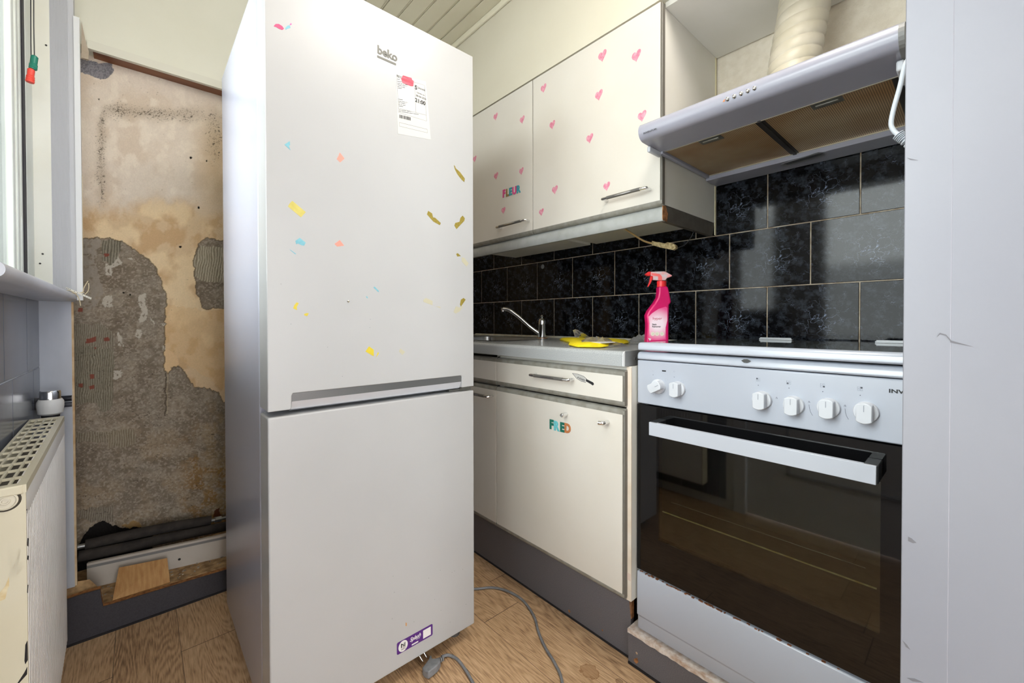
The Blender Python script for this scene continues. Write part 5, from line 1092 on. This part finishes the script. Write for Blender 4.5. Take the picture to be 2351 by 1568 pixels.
a = P(72, 158, 1, XP-0.01); b_ = P(68.5, 189, 1, XP-0.01); d = (b_-a)
link('tassel', LA([(0.0040, 0), (0.0066, 0.003), (0.0064, d.length*0.5), (0.0078, d.length*0.6), (0.0072, d.length*0.66), (0.0080, d.length*0.74), (0.0074, d.length*0.8), (0.0082, d.length*0.9), (0.0076, d.length)], a, d, 20), mat('red_tassel_plastic', (222, 66, 48), 0.35), pd)['label'] = 'red ribbed tassel'

# perforated strip and string ends on the sill corner
ws = link('perforated_strip', PR([P(152, 659, 1, 1.76), P(210, 683.5, 1, 1.76), P(209, 687.5, 1, 1.76), P(151, 662, 1, 1.76)], (0, 0.006, 0)), mat('strip_white', (226, 222, 208), 0.5)); tag(ws, 'thin white perforated strip lying on the far corner of the sill', 'strip')
bmh = bmesh.new()
for t in (0.03, 0.09, 0.16, 0.33, 0.45, 0.66, 0.78, 0.88, 0.96):
    lathe(bmh, [(0.0009, 0), (0.0009, 0.0004)], P(152+57*t, 661.5+24*t-0.5, 1, 1.7598), (0, -1, 0), 8)
link('hole_marks', bmh, DARKGAP, ws)
stg = thing('string_ends', 'frayed cream string ends hanging from the sill corner', 'string', (-0.12, 1.8, 1.09))
SM = mat('cream_string', (222, 206, 172), 0.8)
for pts in (((150, 668), (160, 667), (175, 676), (182, 688), (185, 702)), ((165, 668), (180, 672), (190, 670), (193, 660), (202, 645)), ((195, 676), (202, 668), (204, 658), (203, 650)), ((160, 672), (176, 673), (194, 672))):
    link('string', TU(smooth_path([P(u, v, 1, 1.775) for u, v in pts], 6), 0.0011, 6), SM, stg, smooth=True)
mesh_edge = bmesh.new()
for k in range(60):
    v = 410+k*4.1; q = P(188.4, v, 1, 1.80); tube(mesh_edge, [q-Vector((0.0018, 0, 0.0)), q+Vector((0.0014, 0, 0.0006))], 0.0006, 5)
tube(mesh_edge, [P(189.4, 400, 1, 1.80), P(190, 540, 1, 1.80), P(189.4, 655, 1, 1.80)], 0.0004, 5)
ob = link('corner_mesh', mesh_edge, SM); tag(ob, 'cream plaster mesh fringe down the edge of the white corner strip', 'mesh strip')

# ================================================================== NICHE FLOOR
lg = thing('base_platform', 'broken chipboard ledge with dark front at the foot of the damaged wall', 'platform', (0.2, 2.0, 0))
link('ledge', BXS([(-0.215, 1.02, 1.885, 2.2, 0.0, 0.084)]), mat('debris_chipboard', (190, 156, 112), 0.95, c2=(128, 98, 66), scale=36, bump=1.0, bscale=70), lg)
fp = [P(140, 1381, 1, 1.862), P(190, 1364, 1, 1.862), P(230, 1353, 1, 1.862), P(232, 1372, 1, 1.862), P(237, 1393, 1, 1.862), P(262, 1386, 1, 1.862), P(330, 1365, 1, 1.862), P(420, 1338, 1, 1.862), P(517, 1309, 1, 1.862), Vector((1.02, 1.862, 0.078)), Vector((1.02, 1.862, 0.004)), P(140, 1481, 1, 1.862)]
fp[-1].z = 0.004
fb = link('front_board', PR(fp, (0, 0.004, 0)), mat('dark_blue_grey_plinth', (50, 48, 54), 0.5, c2=(40, 38, 44), scale=300), lg)
link('board_core', PR([p+Vector((0, 0.004, 0.0005)) for p in fp], (0, 0.017, 0)), CHIP, lg)
link('floor_gap_shade', BX(-0.215, 1.02, 1.8585, 1.866, 0, 0.006), CHIPSHADE, lg)  # dark strip stands in for the shade below the front board
link('left_block', PR([P(140, 1378, 1, 1.89), P(230, 1352, 1, 1.89), P(206, 1330, 1, 1.92), P(160, 1338, 1, 1.92)], (0, 0.03, -0.03)), MATS['debris_chipboard'], lg)
# debris flakes
bm = bmesh.new(); random.seed(21)
for k in range(260):
    x_ = random.uniform(-0.15, 0.24); y_ = random.uniform(1.89, 2.14); s = random.uniform(0.0015, 0.009)*random.random()**0.5; a = random.uniform(0, 6.28); z = 0.0845
    p = [Vector((x_+s*math.cos(a+t)*random.uniform(0.5, 1), y_+s*math.sin(a+t)*random.uniform(0.5, 1), z)) for t in (0, 1.6, 3.1, 4.7)]; prism(bm, p, (0, 0, random.uniform(0.0006, 0.003)))
db_ = link('plaster_crumbs', bm, mat('crumb_plaster', (188, 176, 158), 0.95, c2=(110, 96, 80), scale=60)); tag(db_, 'plaster crumbs and grit scattered on the chipboard ledge', 'rubble'); db_['kind'] = 'stuff'
# leaning white board
A = P(200, 1352, 2, 0.0845); B = P(517, 1278, 2, 0.0845); dr_ = (B-A); dr_.z = 0; B2 = A+dr_*1.6
hh = Vector((0, 0, 0.087)); tk = Vector((-dr_.y, dr_.x, 0)).normalized()*0.012
lwb = thing('loose_skirting_board', 'long white board with a grey groove standing in front of the pipes', 'board', tuple(A))
link('board', PR([A, B2, B2+hh, A+hh], tk), mat('dirty_white_board', (190, 182, 172), 0.5, c2=(178, 168, 156), scale=10), lwb)
g0 = Vector((0, 0, 0.070)); g1 = Vector((0, 0, 0.079)); fo = -tk.normalized()*0.0006
link('groove', PR([A+g0+fo*0, B2+g0, B2+g1, A+g1], fo), mat('groove_grey', (122, 120, 118), 0.6), lwb)
e_ = A+dr_*0.64+Vector((0, 0, 0.030))
link('nail_hole', LA([(0.0045, 0), (0.0032, 0.0008)], e_, -tk, 8), DARKGAP, lwb)
# loose wood block leaning on it
q = [P(258, 1379, 1, 1.888), P(390, 1336, 1, 1.888), P(384, 1281, 1, 1.958), P(273, 1303, 1, 1.985)]
q[0].z = max(q[0].z, 0.0855)
wbk = link('wood_offcut', PR(q, Vector((0.0, 0.004, 0.0)).normalized()*0.0+(q[1]-q[0]).cross(q[3]-q[0]).normalized()*(-0.012)), mat('pine_offcut', (196, 152, 100), 0.7, c2=(176, 128, 78), scale=20, stretch=(6, 1, 1), bump=0.2)); tag(wbk, 'square pine offcut leaning against the loose white board', 'wood block')
# pipes
PM = mat('dark_foam_insulation', (56, 50, 46), 0.9, c2=(38, 34, 32), scale=30, bump=0.8, bscale=60)
pp = thing('heating_pipe', 'upper heating pipe in dark foam along the foot of the damaged wall', 'pipe', (0.1, 2.12, 0.2), 'insulated pipes')
link('insulation', TU(smooth_path([P(196, 1252, 1, 2.11), P(300, 1228, 1, 2.11), P(400, 1208, 1, 2.11), P(484, 1195, 1, 2.11)], 6), 0.0185, 18), PM, pp, smooth=True)
link('pipe', TU([P(178, 1256, 1, 2.11), P(198, 1252, 1, 2.11)], 0.0085, 12), mat('galvanised', (150, 150, 150), 0.35, 0.8), pp, smooth=True)
link('pipe', TU([P(480, 1196, 1, 2.11), P(530, 1186, 1, 2.11)], 0.007, 12), MATS['galvanised'], pp, smooth=True)
link('coupling', TU([P(493, 1193.5, 1, 2.11), P(508, 1190.5, 1, 2.11)], 0.012, 6), MATS['galvanised'], pp)
pp = thing('heating_pipe', 'lower heating pipe in dark foam behind the loose white board', 'pipe', (0.1, 2.09, 0.15), 'insulated pipes')
link('insulation', TU(smooth_path([P(180, 1278, 1, 2.08), P(300, 1254, 1, 2.08), P(400, 1232, 1, 2.08), P(560, 1200, 1, 2.08)], 6), 0.018, 18), PM, pp, smooth=True)
